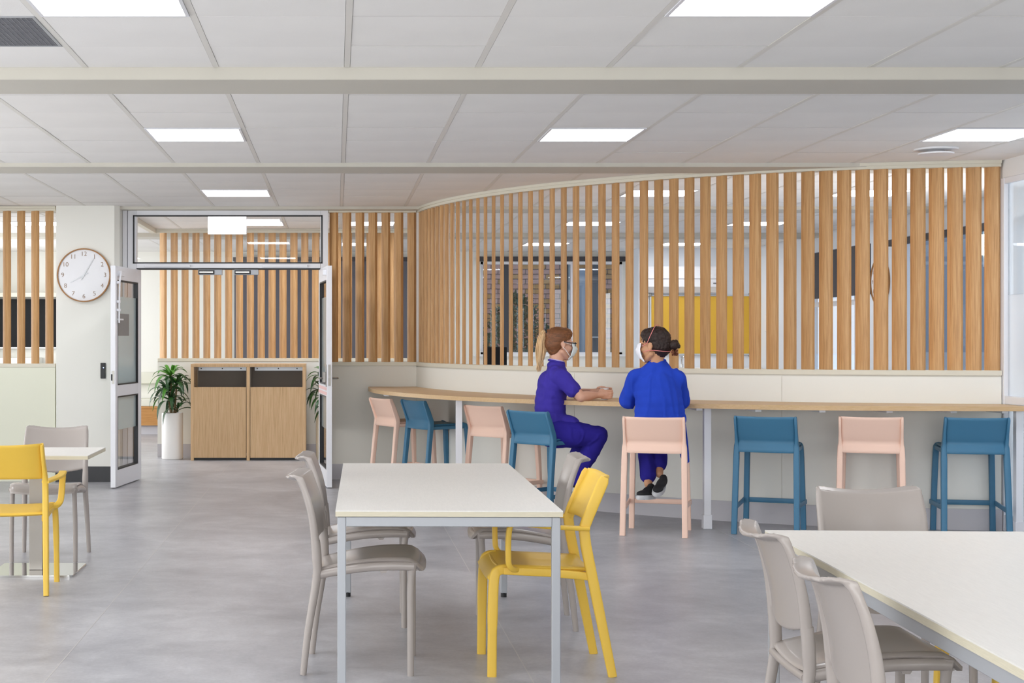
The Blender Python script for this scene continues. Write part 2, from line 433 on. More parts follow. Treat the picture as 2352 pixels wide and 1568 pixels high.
# ceiling: backing, individual tiles, tee bars, beams
ceil = struct('ceiling', B(XL - .2, XR + .2, YB - .2, YR + .2, ZC + .03, ZC + .12), 'void')
TX = [0.0525 + 0.63 * k for k in range(-9, 11)]
def rows(a, first, b):
    ys = [a]; y = first
    while y < b - 0.05:
        if y > a + 0.05: ys.append(y)
        y += 0.63
    ys.append(b); return ys
SECT = [rows(YB, 6.16 - 0.63 * 14, 7.32), rows(7.75, 8.15, 11.29), rows(11.73, 12.04, 15.0), rows(15.45, 15.64, 18.75), rows(19.2, 19.37, YR)]
LIGHTS = {}      # (col left X index, row) -> spec
def cell(x): return min(range(len(TX)), key=lambda i: abs(TX[i] - x))
LSPEC = [(-1.2075, 5.53, 'square ceiling light cut by the top edge above the grey grille'),
         (1.3125, 5.53, 'square ceiling light cut by the top edge, above the seated staff'),
         (-1.2075, 9.41, 'square ceiling light in the middle ceiling bay, above the double doors'),
         (1.3125, 9.41, 'square ceiling light in the middle ceiling bay, above the curved slat screen'),
         (3.8325, 9.41, 'square ceiling light beside the round air diffuser'),
         (-1.2075, 13.30, 'square ceiling light nearest the door transom'),
         (2.5725, 13.30, 'square ceiling light behind the curved slats, above the woman with dark hair'),
         (5.0925 - .63, 13.30, 'square ceiling light behind the rightmost slats of the curved screen'),
         (-3.7275, 16.90, 'square ceiling light behind the slats left of the clock'),
         (-1.2075, 16.90, 'square ceiling light in the corridor seen through the transom beside the exit sign'),
         (2.5725, 16.90, 'second ceiling light behind the curved slats, above the blonde woman'),
         (4.4625, 16.90, 'second ceiling light behind the curved slats, above the yellow pinboard'),
         (2.5725, 20.63, 'farthest ceiling light, above the window onto brick wall'),
         (4.4625, 20.63, 'farthest ceiling light, above the white air conditioner'),
         (-3.7275, 20.63, 'ceiling light added unseen to brighten the back of the room with the black screen')]  # last one: hidden panel added to brighten the left back room
for k, (x, y) in enumerate([(-3.7275, 9.41), (-3.7275, 5.53), (-3.7275, 1.12), (-1.2075, 1.12), (1.3125, 1.12), (3.8325, 1.12), (3.8325, 5.53), (-1.2075, -2.03), (1.3125, -2.03), (-3.7275, 13.3), (0.0525, 20.63), (0.0525, 16.9)]):  # last two: hidden panels added to brighten the rooms beyond the end wall
    LSPEC.append((x, y, 'square ceiling light ' + ('beyond the left edge of the picture, level with the middle ceiling bay', 'beyond the left edge of the picture, level with the grey grille', 'above and left of the camera near the left wall', 'just above and left of the camera', 'just above and right of the camera', 'above and right of the camera near the glass partition', 'beyond the top right corner of the picture', 'behind the camera on its left', 'behind the camera on its right', 'beyond the left edge, nearest the pillar with the clock', 'added unseen to brighten the far corridor behind the dark blind', 'added unseen to brighten the corridor right of the double doors')[k]))
light_cells = {(cell(x), round(y, 2)): lab for x, y, lab in LSPEC}
tm = B(-.3, .3, -.313, .313, 0, .014, bev=.002)
tile0 = None; rest = bmesh.new(); cands = []
for si, ys in enumerate(SECT):
    for r in range(len(ys) - 1):
        a, b = ys[r], ys[r + 1]
        for c in range(len(TX) - 1):
            xa, xb = max(TX[c], XL) + .015, min(TX[c + 1], XR) - .015
            if (c, round(a, 2)) in light_cells: continue
            if si == 0 and c == cell(-1.8375) and round(a, 2) == 6.16: continue     # the grille
            xc, yc = (xa + xb) / 2, (a + b) / 2
            vis = (yc > 5.6 and -0.221 * b - .35 < xc < 0.453 * b + .35)
            cands.append((0 if vis else 1, yc, xa, xb, a + .0013, b - .0013))
cands.sort(); n = 0; shared = {}
for v, yc, xa, xb, a, b in cands:
    if v == 0 and n < 295:
        n += 1; key = (round(xb - xa, 3), round(b - a, 3))
        dz = random.choice((0, 0, 0, .0008, .0015))
        if key not in shared:
            hx, hy = (xb - xa) / 2, (b - a) / 2
            shared[key] = obj('ceiling_tile', B(-hx, hx, -hy, hy, 0, .014), 'tile', ceil, loc=((xa + xb) / 2, (a + b) / 2, ZC + dz))
        else: inst('ceiling_tile', shared[key], ceil, ((xa + xb) / 2, (a + b) / 2, ZC + dz))
    else: box(rest, xa, xb, a, b, ZC, ZC + .014)
o = struct('ceiling_tiles_beyond', rest, 'tile', ceil); o['kind'] = 'stuff'
mat('joint_shade', '#b4b1ad', 0.8)
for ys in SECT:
    for y in ys[1:-1]: obj('joint_shade_strip', B(XL, XR, y - .0018, y + .0018, ZC + .0004, ZC + .003), 'joint_shade', ceil)  # grey strips standing in for the shade in the tile joints
    for x in TX:
        if XL < x < XR: obj('tee_bar', B(x - .0135, x + .0135, ys[0] + .004, ys[-1] - .012, ZC - .001, ZC + .02), 'tee', ceil)
def beam(n, y0, y1, drop, x0=XL, x1=XR): struct('trim_%d' % n, B(x0, x1, y0, y1, ZC - drop, ZC + .05, bev=.003), 'beam')
beam(1, 7.32, 7.75, .059); beam(2, 11.29, 11.73, .030); beam(3, 15.0, 15.45, .03); beam(4, 18.75, 19.2, .05)

# ceiling light panels
def light_panel(x, y, label):
    t = thing('ceiling_light', label, 'light', (x + .315, y + .315, ZC), 0, 'square ceiling light panels')
    bm = bmesh.new(); a, b = .3, .285
    for q in ((-a, a, -a, -b), (-a, a, b, a), (-a, -b, -b, b), (b, a, -b, b)): box(bm, q[0], q[1], q[2], q[3], -.006, .03)
    obj('frame', bm, 'white_metal', t); obj('diffuser', B(-b, b, -b, b, -.001, .02), 'panel', t)
seen_l = set()
for x, y, lab in LSPEC: light_panel(x, y, lab)
# return-air grille
t = thing('air_grille', 'dark grey return air grille set in the ceiling at the left edge', 'grille', (-1.8375 + .315, 6.475, ZC))
bm = bmesh.new()
for q in ((-.3, .3, -.313, -.295), (-.3, .3, .295, .313), (-.3, -.285, -.295, .295), (.285, .3, -.295, .295)): box(bm, q[0], q[1], q[2], q[3], -.003, .02)
obj('frame', bm, 'frame_silver', t)
obj('backing', B(-.29, .29, -.3, .3, .018, .022), 'black', t)
lou = obj('louvre', B(-.287, .287, -.0016, .0016, -.002, .016), 'grille', t, loc=(0, -.29, 0))
for i in range(1, 30): inst('louvre', lou, t, (0, -.29 + i * .02, 0))
lou2 = obj('cross_bar', B(-.0015, .0015, -.295, .295, -.002, .01), 'grille', t, loc=(-.28, 0, 0))
for i in range(1, 28): inst('cross_bar', lou2, t, (-.28 + i * .0207, 0, 0))
# round diffuser
p = at(2150, 341, 10.45); t = thing('air_diffuser', 'round white ceiling air diffuser in front of the right ceiling light', 'vent', (p.x, p.y, ZC))
bm = bmesh.new(); cylinder(bm, .145, -.012, 0, n=40); obj('ring', bm, 'white_plastic', t)
bm = bmesh.new(); cylinder(bm, .09, -.036, -.012, n=40, r2=.05); obj('core', bm, 'white_plastic', t)
bm = bmesh.new(); cylinder(bm, .118, -.04, -.03, n=40); obj('cap', bm, 'white_plastic', t)

# ------------------------------------------------------------------ end wall: low walls, slat screens, column, door
CAPZ = 1.169
def lowwall(name, x0, x1, y, m, cap=CAPZ, th=.12):
    o = struct(name, B(x0, x1, y - th / 2, y + th / 2, 0, cap - .045), m)
    struct('cap', B(x0, x1, y - th / 2 - .006, y + th / 2 + .006, cap - .036, cap, bev=.002), 'trim', o)
    struct('shadow_gap', B(x0, x1, y - th / 2 + .006, y + th / 2 - .006, cap - .045, cap - .036), 'wall_grey', o)
    return o
# slat: 94 x 39 mm blade turned 45 degrees
SW, SD = .090, .038
def slat_mesh(z0, z1, w_=SW, d_=SD):
    bm = bmesh.new(); prism(bm, rbox(w_, d_, .003, 2), z0, z1); return bm
def rail_part(t, x0, x1, y):
    bm = bmesh.new(); box(bm, x0, x1, y - .05, y + .05, 2.66, 2.685, bev=.002); box(bm, x0, x1, y - .062, y + .062, 2.685, 2.706, bev=.002)
    obj('head_rail', bm, 'trim', t)
def flat_screen(label, y, px, z0, z1, rx):
    t = thing('slat_screen', label, 'screen', (0, 0, 0))
    xs = [(p - VX) * y / F for p in px]
    s0 = obj('slat', slat_mesh(z0, z1), 'slat_wood', t, loc=(xs[0], y, 0), rot=(0, 0, -PI / 4))
    for x in xs[1:]: inst('slat', s0, t, (x, y, 0), (0, 0, -PI / 4))
    rail_part(t, rx[0], rx[1], y); return t
# left
lw = lowwall('wall_low_left', XL, -2.76, YLW, 'wall_green', CAPZ - .012)
struct('wall_panel', B(-2.76 - .62, -2.76 - .003, YLW - .066, YLW - .05, .0, CAPZ - .05), 'wall_green', lw)
struct('wall_panel', B(-2.76 - 1.8, -2.76 - .625, YLW - .066, YLW - .05, .0, CAPZ - .05), 'wall_green', lw)
flat_screen('straight oak slat screen at the left edge, left of the wall clock', YLW, [-114 + 32.5 * i for i in range(8)], CAPZ - .012, 2.662, (XL, -2.76))
# right of door
lw = lowwall('wall_low_middle', -.075, .80, YF, 'wall_grey')
struct('baseboard_middle', B(-.075, .80, YF - .072, YF - .06, 0, .155, bev=.002), 'skirting')
flat_screen('short straight oak slat screen between the door and the curved screen', YF, [767 + 29.8 * i for i in range(7)], CAPZ, 2.66, (-.075, .80))
# corridor low wall
YK = 18.1
lw = lowwall('wall_low_corridor', -2.12, 1.2, YK, 'wall')
struct('baseboard_corridor', B(-2.12, 1.2, YK - .072, YK - .06, 0, .155), 'skirting')
flat_screen('oak slat screen in the corridor above the bin cabinet', YK, [375 + 25.0 * i for i in range(22)], CAPZ, 2.66, (-2.14, 1.2))
struct('trim_5', B(-2.2, -2.14, 15.4, YK, 2.655, 2.706), 'trim')

# column
bm = bmesh.new(); prism(bm, [(-2.745, YCOL), (-2.175, YCOL), (-2.13, YCOL + .05), (-2.13, YF + .1), (-2.745, YF + .1)], 0, ZC)
struct('wall_column', bm, 'wall')
bm = bmesh.new(); box(bm, -2.75, -2.17, YCOL - .012, YCOL, 0, .15, bev=.002)
struct('baseboard_column', bm, 'skirting_black')

# curved wall and screen
CP = [(.852, 15.2), (.895, 14.88), (.955, 14.60), (1.03, 14.32), (1.11, 14.07), (1.20, 13.84), (1.31, 13.60), (1.437, 13.36), (1.575, 13.12), (1.727, 12.91), (1.89, 12.70),
      (2.057, 12.52), (2.372, 12.22), (2.67, 11.98), (2.992, 11.76), (3.33, 11.56), (3.70, 11.41), (4.084, 11.30), (4.466, 11.22), (4.87, 11.155)]
def bspline(P, n=6):
    P = [Vector((x, y, 0)) for x, y in P]; P = [2 * P[0] - P[1]] + P + [2 * P[-1] - P[-2]]; out = []
    for i in range(len(P) - 3):
        a, b, c, d = P[i:i + 4]
        for k in range(n):
            t = k / n; out.append((a * (1 - t) ** 3 + b * (3 * t ** 3 - 6 * t * t + 4) + c * (-3 * t ** 3 + 3 * t * t + 3 * t + 1) + d * t ** 3) / 6)
    out.append(P[-2]); return out
PATH = bspline(CP)
cum = [0]
for i in range(1, len(PATH)): cum.append(cum[-1] + (PATH[i] - PATH[i - 1]).length)
def along(s):
    for i in range(1, len(PATH)):
        if s <= cum[i] or i == len(PATH) - 1:
            t = (s - cum[i - 1]) / (cum[i] - cum[i - 1]); return PATH[i - 1].lerp(PATH[i], t), (PATH[i] - PATH[i - 1]).normalized()
def rectprof(a0, a1, b0, b1): return [(a0, b0), (a1, b0), (a1, b1), (a0, b1)]
def curved(prof):   # a: sideways (toward -normal), b: up
    bm = bmesh.new(); rings = []
    n = len(PATH)
    for i, p in enumerate(PATH):
        t = (PATH[min(i + 1, n - 1)] - PATH[max(i - 1, 0)]).normalized(); s = Vector((t.y, -t.x, 0))  # to the room side
        rings.append([bm.verts.new(p + s * a + Vector((0, 0, b))) for a, b in prof])
    m = len(prof)
    for i in range(n - 1):
        for j in range(m): bm.faces.new((rings[i][j], rings[i][(j + 1) % m], rings[i + 1][(j + 1) % m], rings[i + 1][j]))
    bm.faces.new(rings[0][::-1]); bm.faces.new(rings[-1]); return bm
# s points to the room: at the left end the path runs toward the camera (t=(0,-1)), s=(-1,0)
cw = struct('wall_curved', curved(rectprof(-.06, .055, 0, CAPZ - .045)), 'wall_grey')
struct('cap', curved(rectprof(-.066, .066, CAPZ - .036, CAPZ)), 'trim', cw)
struct('shadow_gap', curved(rectprof(-.05, .05, CAPZ - .045, CAPZ - .036)), 'wall_grey', cw)
# wall panels with butt joints
TOT = cum[-1]
def curved_part(s0, s1, prof):
    k = max(4, int((s1 - s0) / .12)); bm = bmesh.new(); rings = []
    for i in range(k + 1):
        p, t = along(s0 + (s1 - s0) * i / k); s = Vector((t.y, -t.x, 0)); rings.append([bm.verts.new(p + s * a + Vector((0, 0, b))) for a, b in prof])
    m = len(prof)
    for i in range(k):
        for j in range(m): bm.faces.new((rings[i][j], rings[i][(j + 1) % m], rings[i + 1][(j + 1) % m], rings[i + 1][j]))
    bm.faces.new(rings[0][::-1]); bm.faces.new(rings[-1]); return bm
def s_at_x(x): return next(cum[i] for i in range(len(PATH)) if PATH[i].x >= x)
js = [0.0, s_at_x(2.0), s_at_x(3.38), TOT]
for a, b in zip(js, js[1:]):
    struct('wall_panel', curved_part(a + .0015, b - .0015, rectprof(.05, .0605, .004, CAPZ - .05)), 'wall', cw)
struct('baseboard_curved', curved_part(0.02, TOT, rectprof(.058, .073, 0, .155)), 'skirting')
t = thing('slat_screen', 'long curved oak slat screen above the bar counter', 'screen')
NS = 48; step = (TOT - .08) / (NS - 1)
s0 = None
for i in range(NS):
    p, tg = along(.03 + i * step); ang = math.atan2(tg.y, tg.x) - math.radians(29 + 10 * min(1, max(0, (p.x - 1.15) / .65)))
    if s0 is None: s0 = obj('slat', slat_mesh(CAPZ, 2.66, .108, .031), 'slat_wood', t, loc=p, rot=(0, 0, ang))
    else: inst('slat', s0, t, p, (0, 0, ang))
obj('head_rail', curved(rectprof(-.05, .05, 2.66, 2.684)), 'trim', t)
obj('head_rail_lip', curved(rectprof(-.064, .064, 2.684, 2.7065)), 'trim', t)
# white post at the corner of straight and curved screen
struct('trim_6', B(.802, .838, YF - .02, YF + .05, CAPZ, 2.66), 'trim_white')

struct('trim_8', B(4.88, 4.93, 11.13, 11.26, 0, ZC), 'trim_white')
# glazed partition on the right
XP = 4.90
t = struct('window_1', B(XP - .02, XP + .04, 4.0, 11.15, 2.575, ZC), 'trim_white')
for z0_, z1_, m in ((.02, .12, 'white_metal'), (.925, .985, 'white_metal'), (2.53, 2.573, 'white_metal')): obj('rail', B(XP - .03, XP + .03, 4.0, 11.15, z0_, z1_, bev=.003), m, t)
for y in (11.10, 9.9, 8.4, 6.9, 5.4, 4.02): obj('mullion', B(XP - .034, XP + .034, y - .03, y + .03, .0, 2.574, bev=.003), 'white_metal', t)
for a, b in ((9.93, 11.07), (8.43, 9.87), (6.93, 8.37), (5.43, 6.87), (4.05, 5.37)):
    obj('pane', B(XP - .004, XP + .004, a, b, 1.72, 2.54), 'glass_partition', t)
    obj('frosted_pane', B(XP - .004, XP + .004, a, b, .98, 1.72), 'glass_partition_frost', t)
    obj('lower_pane', B(XP - .004, XP + .004, a, b, .12, .93), 'glass_partition', t)
struct('wall_right_near', B(XP - .05, XP + .05, YB, 4.0, 0, ZC), 'wall')
# ------------------------------------------------------------------ double door with transom
X0, X1 = -2.128, -.080
bm = bmesh.new(); ZT = 2.105
box(bm, X0, X0 + .045, YF - .06, YF + .06, 0, ZC, bev=.002); box(bm, X0 + .05, X0 + .135, YF - .05, YF + .06, 0, ZC, bev=.002)
box(bm, X1 - .075, X1, YF - .06, YF + .06, 0, ZC, bev=.002)
box(bm, X0 + .136, X1 - .076, YF - .056, YF + .056, 2.63, ZC - .001, bev=.002); box(bm, X0 + .136, X1 - .076, YF - .062, YF + .06, ZT, 2.153, bev=.003)
fr = struct('door_1', bm, 'white_metal')
gx0, gx1 = X0 + .104, X1 - .055
bm = bmesh.new(); gz0, gz1, k = 2.150, 2.632, .013
for q in ((gx0, gx1, gz0, gz0 + k), (gx0, gx1, gz1 - k, gz1), (gx0, gx0 + k, gz0, gz1), (gx1 - k, gx1, gz0, gz1)): box(bm, q[0], q[1], YF - .064, YF - .03, q[2], q[3])
obj('gasket', bm, 'gasket', fr)
g = obj('transom_glass', B(gx0 + .01 - (gx0 + gx1) / 2, gx1 - .01 - (gx0 + gx1) / 2, -.003, .003, gz0 + .01, gz1 - .01), 'glass', fr, loc=((gx0 + gx1) / 2, YF, 0), rot=(0, 0, math.radians(.15)))
obj('head_seal', B(X0 + .14, X1 - .08, YF - .03, YF + .03, ZT - .014, ZT), 'gasket', fr)
for px in (387, 655): obj('door_closer', B((px - 52 - VX) * YF / F, (px + 52 - VX) * YF / F, YF - .10, YF - .06, 2.112, 2.138, bev=.004), 'white_metal', fr)
for px in (483, 566):
    x = (px - VX) * (YF - .08) / F
    a = obj('magnetic_lock', B(x - .12, x + .12, YF - .11, YF - .05, 2.035, 2.088, bev=.003), 'frame_silver', fr)
    obj('lock_face', B(x - .115, x + .045, YF - .114, YF - .109, 2.041, 2.082), 'black', a)
    obj('contact_plate', B(x - .105, x + .03, YF - .117, YF - .113, 2.054, 2.069), 'polished', a)

def leaf_door(n, hinge, free, label_side):
    hx, hy = hinge; d = Vector((free[0] - hx, free[1] - hy, 0)); L = d.length; ang = math.atan2(d.y, d.x)
    t = bpy.data.objects.new('door_%d' % n, None); COL.objects.link(t); t.location = (hx, hy, 0); t.rotation_euler = (0, 0, ang); t['kind'] = 'structure'
    th = .024; H = 2.085; st = .125
    sides = 1 if label_side == 'left' else -1
    def P(name, a, b, z0, z1, m='white_metal', y0=-th, y1=th, bev=.002, par=t): return obj(name, B(a, b, y0, y1, z0, z1, bev=bev), m, par)
    P('stile', 0, st, .01, H); P('stile', L - .075, L, .01, H)
    P('top_rail', st, L - .075, H - .13, H); P('middle_rail', st, L - .075, .86, .965); P('bottom_rail', st, L - .075, .01, .17)
    for z0, z1 in ((.965, H - .13), (.17, .86)):
        bm = bmesh.new(); q = .012
        for a in ((st, L - .075, z0, z0 + q), (st, L - .075, z1 - q, z1), (st, st + q, z0, z1), (L - .075 - q, L - .075, z0, z1)): box(bm, a[0], a[1], -th - .001, th + .001, a[2], a[3])
        obj('gasket', bm, 'gasket', t)
    P('clear_glass', st + .01, L - .085, 1.80, H - .14, 'glass', -.004, .004, 0); P('frosted_glass', st + .01, L - .085, .975, 1.80, 'glass_frost', -.004, .004, 0)
    P('frosted_glass', st + .01, L - .085, .54, .85, 'glass_frost', -.004, .004, 0); P('clear_glass', st + .01, L - .085, .18, .54, 'glass', -.004, .004, 0)
    return t, L, th
dl, L, th = leaf_door(2, (-1.965, 15.14), (-2.085, 14.2), 'left')
s = 1   # room side of the left leaf faces +X after rotation (local +y)
obj('notice', B(L - .55, L - .12, .0045, .006, 1.43, 1.64), 'sticker', dl)
obj('strike_plate', B(L, L + .003, -.012, .012, .98, 1.10), 'knob', dl); obj('latch', B(L, L + .006, -.018, -.004, 1.01, 1.07, bev=.001), 'black', dl)
bm = bmesh.new(); sweep(bm, curve([(L - .09, .05, 2.02), (L - .055, .055, 1.98), (L - .05, .05, 1.9), (L - .05, .045, 1.62), (L - .05, .045, 1.55)]), circ(.009, 8))
box(bm, L - .2, L - .08, .024, .06, 1.99, 2.04, bev=.004); box(bm, L - .19, L - .05, .03, .05, 1.575, 1.59)
for z in (1.93, 1.75, 1.67): box(bm, L - .068, L - .034, .024, .056, z - .012, z + .012, bev=.003)
obj('door_stay', bm, 'white_metal', dl)
dr, L, th = leaf_door(3, (-.150, 15.14), (-.062, 14.22), 'right')
# plates on both faces and levers; red tape on the middle rail of the inner face
for sg in (1, -1):
    pl = obj('lock_plate', B(L - .075, L - .02, sg * th, sg * (th + .006), .95, 1.16, bev=.002), 'steel', dr)
    bm = bmesh.new(); sweep(bm, [(L - .05, sg * th, 1.03), (L - .05, sg * (th + .055), 1.03), (L - .055, sg * (th + .06), 1.03), (L - .16, sg * (th + .06), 1.03)], circ(.009, 8)); obj('handle', bm, 'steel', pl)
obj('lock_case', B(L - .085, L - .03, -th - .035, -th - .006, .99, 1.09, bev=.003), 'steel', dr)
obj('lock_face', B(L, L + .003, -.012, .012, .96, 1.16), 'steel', dr); obj('latch', B(L, L + .008, -.008, .008, 1.03, 1.06), 'knob', dr)
obj('red_tape', B(.0, L - .02, -th - .0012, -th - .0002, .87, .90), 'sticker_red', dr); obj('red_tape', B(.0, L - .02, -th - .0012, -th - .0002, .915, .945), 'sticker_red', dr)
obj('closer_bracket', B(L - .16, L - .06, -.055, -th, 2.0, 2.05, bev=.003), 'white_metal', dr)

# ------------------------------------------------------------------ back rooms: windows, outdoors
def window(n, x0, x1, z0, z1, y, mull):
    bm = bmesh.new(); k = .04
    for q in ((x0, x1, z0, z0 + k), (x0, x1, z1 - k, z1), (x0, x0 + k, z0, z1), (x1 - k, x1, z0, z1)): box(bm, q[0], q[1], y, y + .08, q[2], q[3])
    f = struct('window_%d' % n, bm, 'white_metal')
    for mx, mm in mull: obj('mullion', B(mx - .035, mx + .035, y + .004, y + .076, z0 + .04, z1 - .04), mm, f)
    obj('pane', B(x0 + k, x1 - k, y + .035, y + .045, z0 + k, z1 - k), 'glass_dim', f); return f
wn = window(2, WX0, WX1, WZ0, WZ1, YR + .05, [(2.56, 'pipe_dark'), (3.46, 'pipe_dark'), (3.56, 'white_metal')])
struct('trim_7', B(WX0 - .1, WX1 + .05, YR - .06, YR, WZ0 - .02, WZ0 + .01), 'trim_white')
tag(obj('roller_blind', B(WX0 - .06, 4.33, YR - .09, YR, 2.56, 2.63, bev=.004), 'blind'), 'rolled up dark blind above the window onto the brick wall', 'blind')
bl = thing('roller_blind', 'wide lowered dark grey blind behind the door and short screen', 'blind', (0, YR - .1, 0))
for i in range(2): obj('fabric', B(-1.52 + i * 1.3, -.24 + i * 1.3, 0, .01, .8, 2.56), 'blind_grey', bl)
obj('cassette', B(-1.54, 1.08, -.03, .07, 2.56, 2.62, bev=.004), 'blind', bl)
# bricks outside
ext = struct('wall_exterior', B(.5, 6.2, 26.0, 26.3, -.1, 4.0), 'mortar')
bb = obj('brick', B(-.112, .112, -.012, .03, -.037, .037, bev=.004), 'brick', ext, loc=(2.3, 26.0, .95)); nb = 0
for r in range(22):
    for c in range(12):
        if nb > 285: break
        x = 2.3 + c * .234 + (r % 2) * .117; z = .95 + r * .084
        if r == 0 and c == 0: continue
        nb += 1; inst('brick', bb, ext, (x, 26.0 + random.uniform(-.003, .003), z), m=random.choice(['brick', 'brick', 'brick_ochre']) if x < 3.9 else random.choice(['brick_ochre', 'brick']))
struct('ground_outside', B(.5, 10, 23.05, 30, -.3, -.02), 'ground')
t = thing('downpipe', 'grey downpipe on the brick wall outside the window', 'pipe', (3.95, 25.9, 0)); bm = bmesh.new(); cylinder(bm, .05, -.02, 3.6); obj('pipe', bm, 'pipe_pale', t); bm = bmesh.new(); cylinder(bm, .06, 2.0, 2.06); cylinder(bm, .06, 1.2, 1.26); obj('clip', bm, 'pipe_dark', t)
t = thing('panel_door', 'dark service door with pale frame outside the window', 'door', (4.42, 25.85, 0)); obj('leaf', B(-.10, .10, 0, .06, 0, 3.0), 'pipe_dark', t); obj('frame', B(-.38, -.12, 0, .05, 0, 2.6), 'cladding', t); obj('push_bar', B(-.08, .09, -.04, -.02, 1.42, 1.44), 'alu', t)
# shrub outside
t = thing('shrub', 'leafy shrub against the brick wall outside the window', 'plant', (2.95, 24.9, 0)); bm = bmesh.new(); rs = random.Random(3)
for i in range(1500):
    a = rs.uniform(0, 2 * PI); z = rs.uniform(.7, 2.1) ** 1.0; r = (.62 if z < 1.5 else .62 * (2.25 - z) / .75) * math.sqrt(rs.random()); c = Vector((r * math.cos(a), .5 * r * math.sin(a), z))
    d = Vector((rs.uniform(-1, 1), rs.uniform(-.4, .4), rs.uniform(-.6, .9))).normalized(); l = rs.uniform(.07, .13); sd = d.cross(Vector((rs.random() - .5, 1, rs.random() - .5))).normalized() * l * .17
    v = [bm.verts.new(q) for q in (c, c + d * l * .5 + sd, c + d * l, c + d * l * .5 - sd)]; bm.faces.new(v)
o = obj('foliage', bm, 'leaf_shrub', t); o['kind'] = 'stuff'
bm = bmesh.new()
for i in range(9): a = i * .7; sweep(bm, [(0, 0, -.02), (.1 * math.cos(a), .05 * math.sin(a), .6), (.42 * math.cos(a), .2 * math.sin(a), 1.5)], circ(.012, 6))
obj('branches', bm, 'stem', t)
# right wall windows
def wwin(n, y0, y1, muls):
    bm = bmesh.new(); k = .05; x = XR + .06
    for q in ((y0, y1, z0_, z0_ + k), (y0, y1, 2.43, 2.48), (y0, y0 + k, z0_, 2.48), (y1 - k, y1, z0_, 2.48)): box(bm, x, x + .06, q[0], q[1], q[2], q[3])
    f = struct('window_%d' % n, bm, 'white_metal')
    for m_ in muls: obj('mullion', B(x + .003, x + .057, m_ - .03, m_ + .03, z0_ + .05, 2.43), 'white_metal', f)
    obj('transom', B(x + .005, x + .055, y0 + .05, y1 - .05, 1.80, 1.86), 'white_metal', f) if n == 3 else None
    obj('pane', B(x + .025, x + .032, y0 + k, y1 - k, z0_ + k, 2.43), 'glass_dim', f)
z0_ = .75
wwin(3, 17.1, 19.55, (18.2, 17.75)); wwin(4, 11.9, 16.35, (15.0, 13.4))
tag(obj('roller_blind', B(XR - .02, XR - .001, 17.05, 19.4, 1.90, 2.47), 'blind'), 'half lowered charcoal blind at the left of the right hand windows', 'blind')
tag(obj('roller_blind', B(XR - .08, XR - .001, 11.9, 16.4, 2.395, 2.46, bev=.004), 'blind'), 'rolled up charcoal blind above the right hand window', 'blind')
struct('wall_courtyard', B(9.0, 9.2, 10.5, 15.6, 0, 3.6), 'brick_far'); struct('wall_neighbour', B(9.0, 9.2, 15.6, 24, 0, 3.6), 'cladding')
t = thing('wall_lamp', 'glowing tube lamp on the brick wall outside the right windows', 'lamp', (8.93, 0, 0)); yl = 8.93 * F / (2258 - VX); zl = HC + (778 - 562) * yl / F
t.location = (8.93, yl, zl); obj('bracket', B(.02, .07, -.05, .05, -.3, .3), 'alu', t); bm = bmesh.new(); cylinder(bm, .05, -.14, .14); obj('tube', bm, 'tube_glow', t)

# kitchen end: pinboard, air conditioner, tap, counter
yk = 21.9
a, b = at(1492, 677, yk), at(1723, 815, yk)
t = thing('pinboard', 'yellow felt pinboard with aluminium frame behind the curved slats', 'board', ((a.x + b.x) / 2, yk, (a.z + b.z) / 2)); w_, h_ = (b.x - a.x) / 2, (a.z - b.z) / 2
obj('felt', B(-w_, w_, -.02, 0, -h_, h_), 'felt', t); bm = bmesh.new()
for q in ((-w_, w_, -h_, -h_ + .02), (-w_, w_, h_ - .02, h_), (-w_, -w_ + .02, -h_, h_), (w_ - .02, w_, -h_, h_)): box(bm, q[0], q[1], -.03, 0, q[2], q[3], bev=.002)
obj('frame', bm, 'alu', t)
for sx in (-1, 1):
    for sz in (-1, 1): obj('corner', B(sx * w_ - .025, sx * w_ + .025, -.036, 0, sz * h_ - .025, sz * h_ + .025, bev=.006), 'knob', t)
a, b = at(1478, 613, yk), at(1645, 672, yk)
t = thing('air_conditioner', 'white split air conditioner on the wall above the yellow pinboard', 'air conditioner', ((a.x + b.x) / 2, yk, (a.z + b.z) / 2)); w_, h_ = (b.x - a.x) / 2, (a.z - b.z) / 2
bm = bmesh.new(); pr = [(-w_, 0)]; prof = [(0, -h_), (-.10, -h_), (-.19, -h_ + .08), (-.21, h_ - .05), (-.18, h_), (0, h_)]
vs = [[bm.verts.new((x, q[0], q[1])) for q in prof] for x in (-w_, w_)]; k = len(prof)
bm.faces.new(vs[0]); bm.faces.new(vs[1][::-1])
for i in range(k): bm.faces.new((vs[0][i], vs[0][(i + 1) % k], vs[1][(i + 1) % k], vs[1][i]))
obj('housing', bm, 'white_plastic', t); obj('louvre', B(-w_ + .05, w_ - .12, -.175, -.16, -h_ + .075, -h_ + .125, bev=.004), 'white_plastic', t)
obj('intake_slot', B(-w_ + .02, w_ - .02, -.213, -.2, .01, .016), 'skirting', t); obj('indicator', B(w_ - .09, w_ - .05, -.21, -.19, -.06, -.05), 'pipe_dark', t)
t = thing('kitchen_counter', 'white kitchen counter against the wall below the pinboard', 'counter', (5.2, 21.6, 0))
obj('cabinet', B(-.78, .75, -.26, .28, 0, .95), 'trim_white', t); obj('worktop', B(-.8, .78, -.3, .29, .95, .99, bev=.004), 'trim_white', t)
p = at(1566, 842, 21.75); t = thing('tap', 'chrome mixer tap behind the counter below the pinboard', 'tap', (p.x, 21.75, .99)); bm = bmesh.new()
cylinder(bm, .022, 0, .05, n=12); sweep(bm, curve([(0, 0, .05), (0, 0, .12), (.02, -.02, .15), (.07, -.06, .12)]), circ(.012, 8)); obj('spout', bm, 'chrome', t)
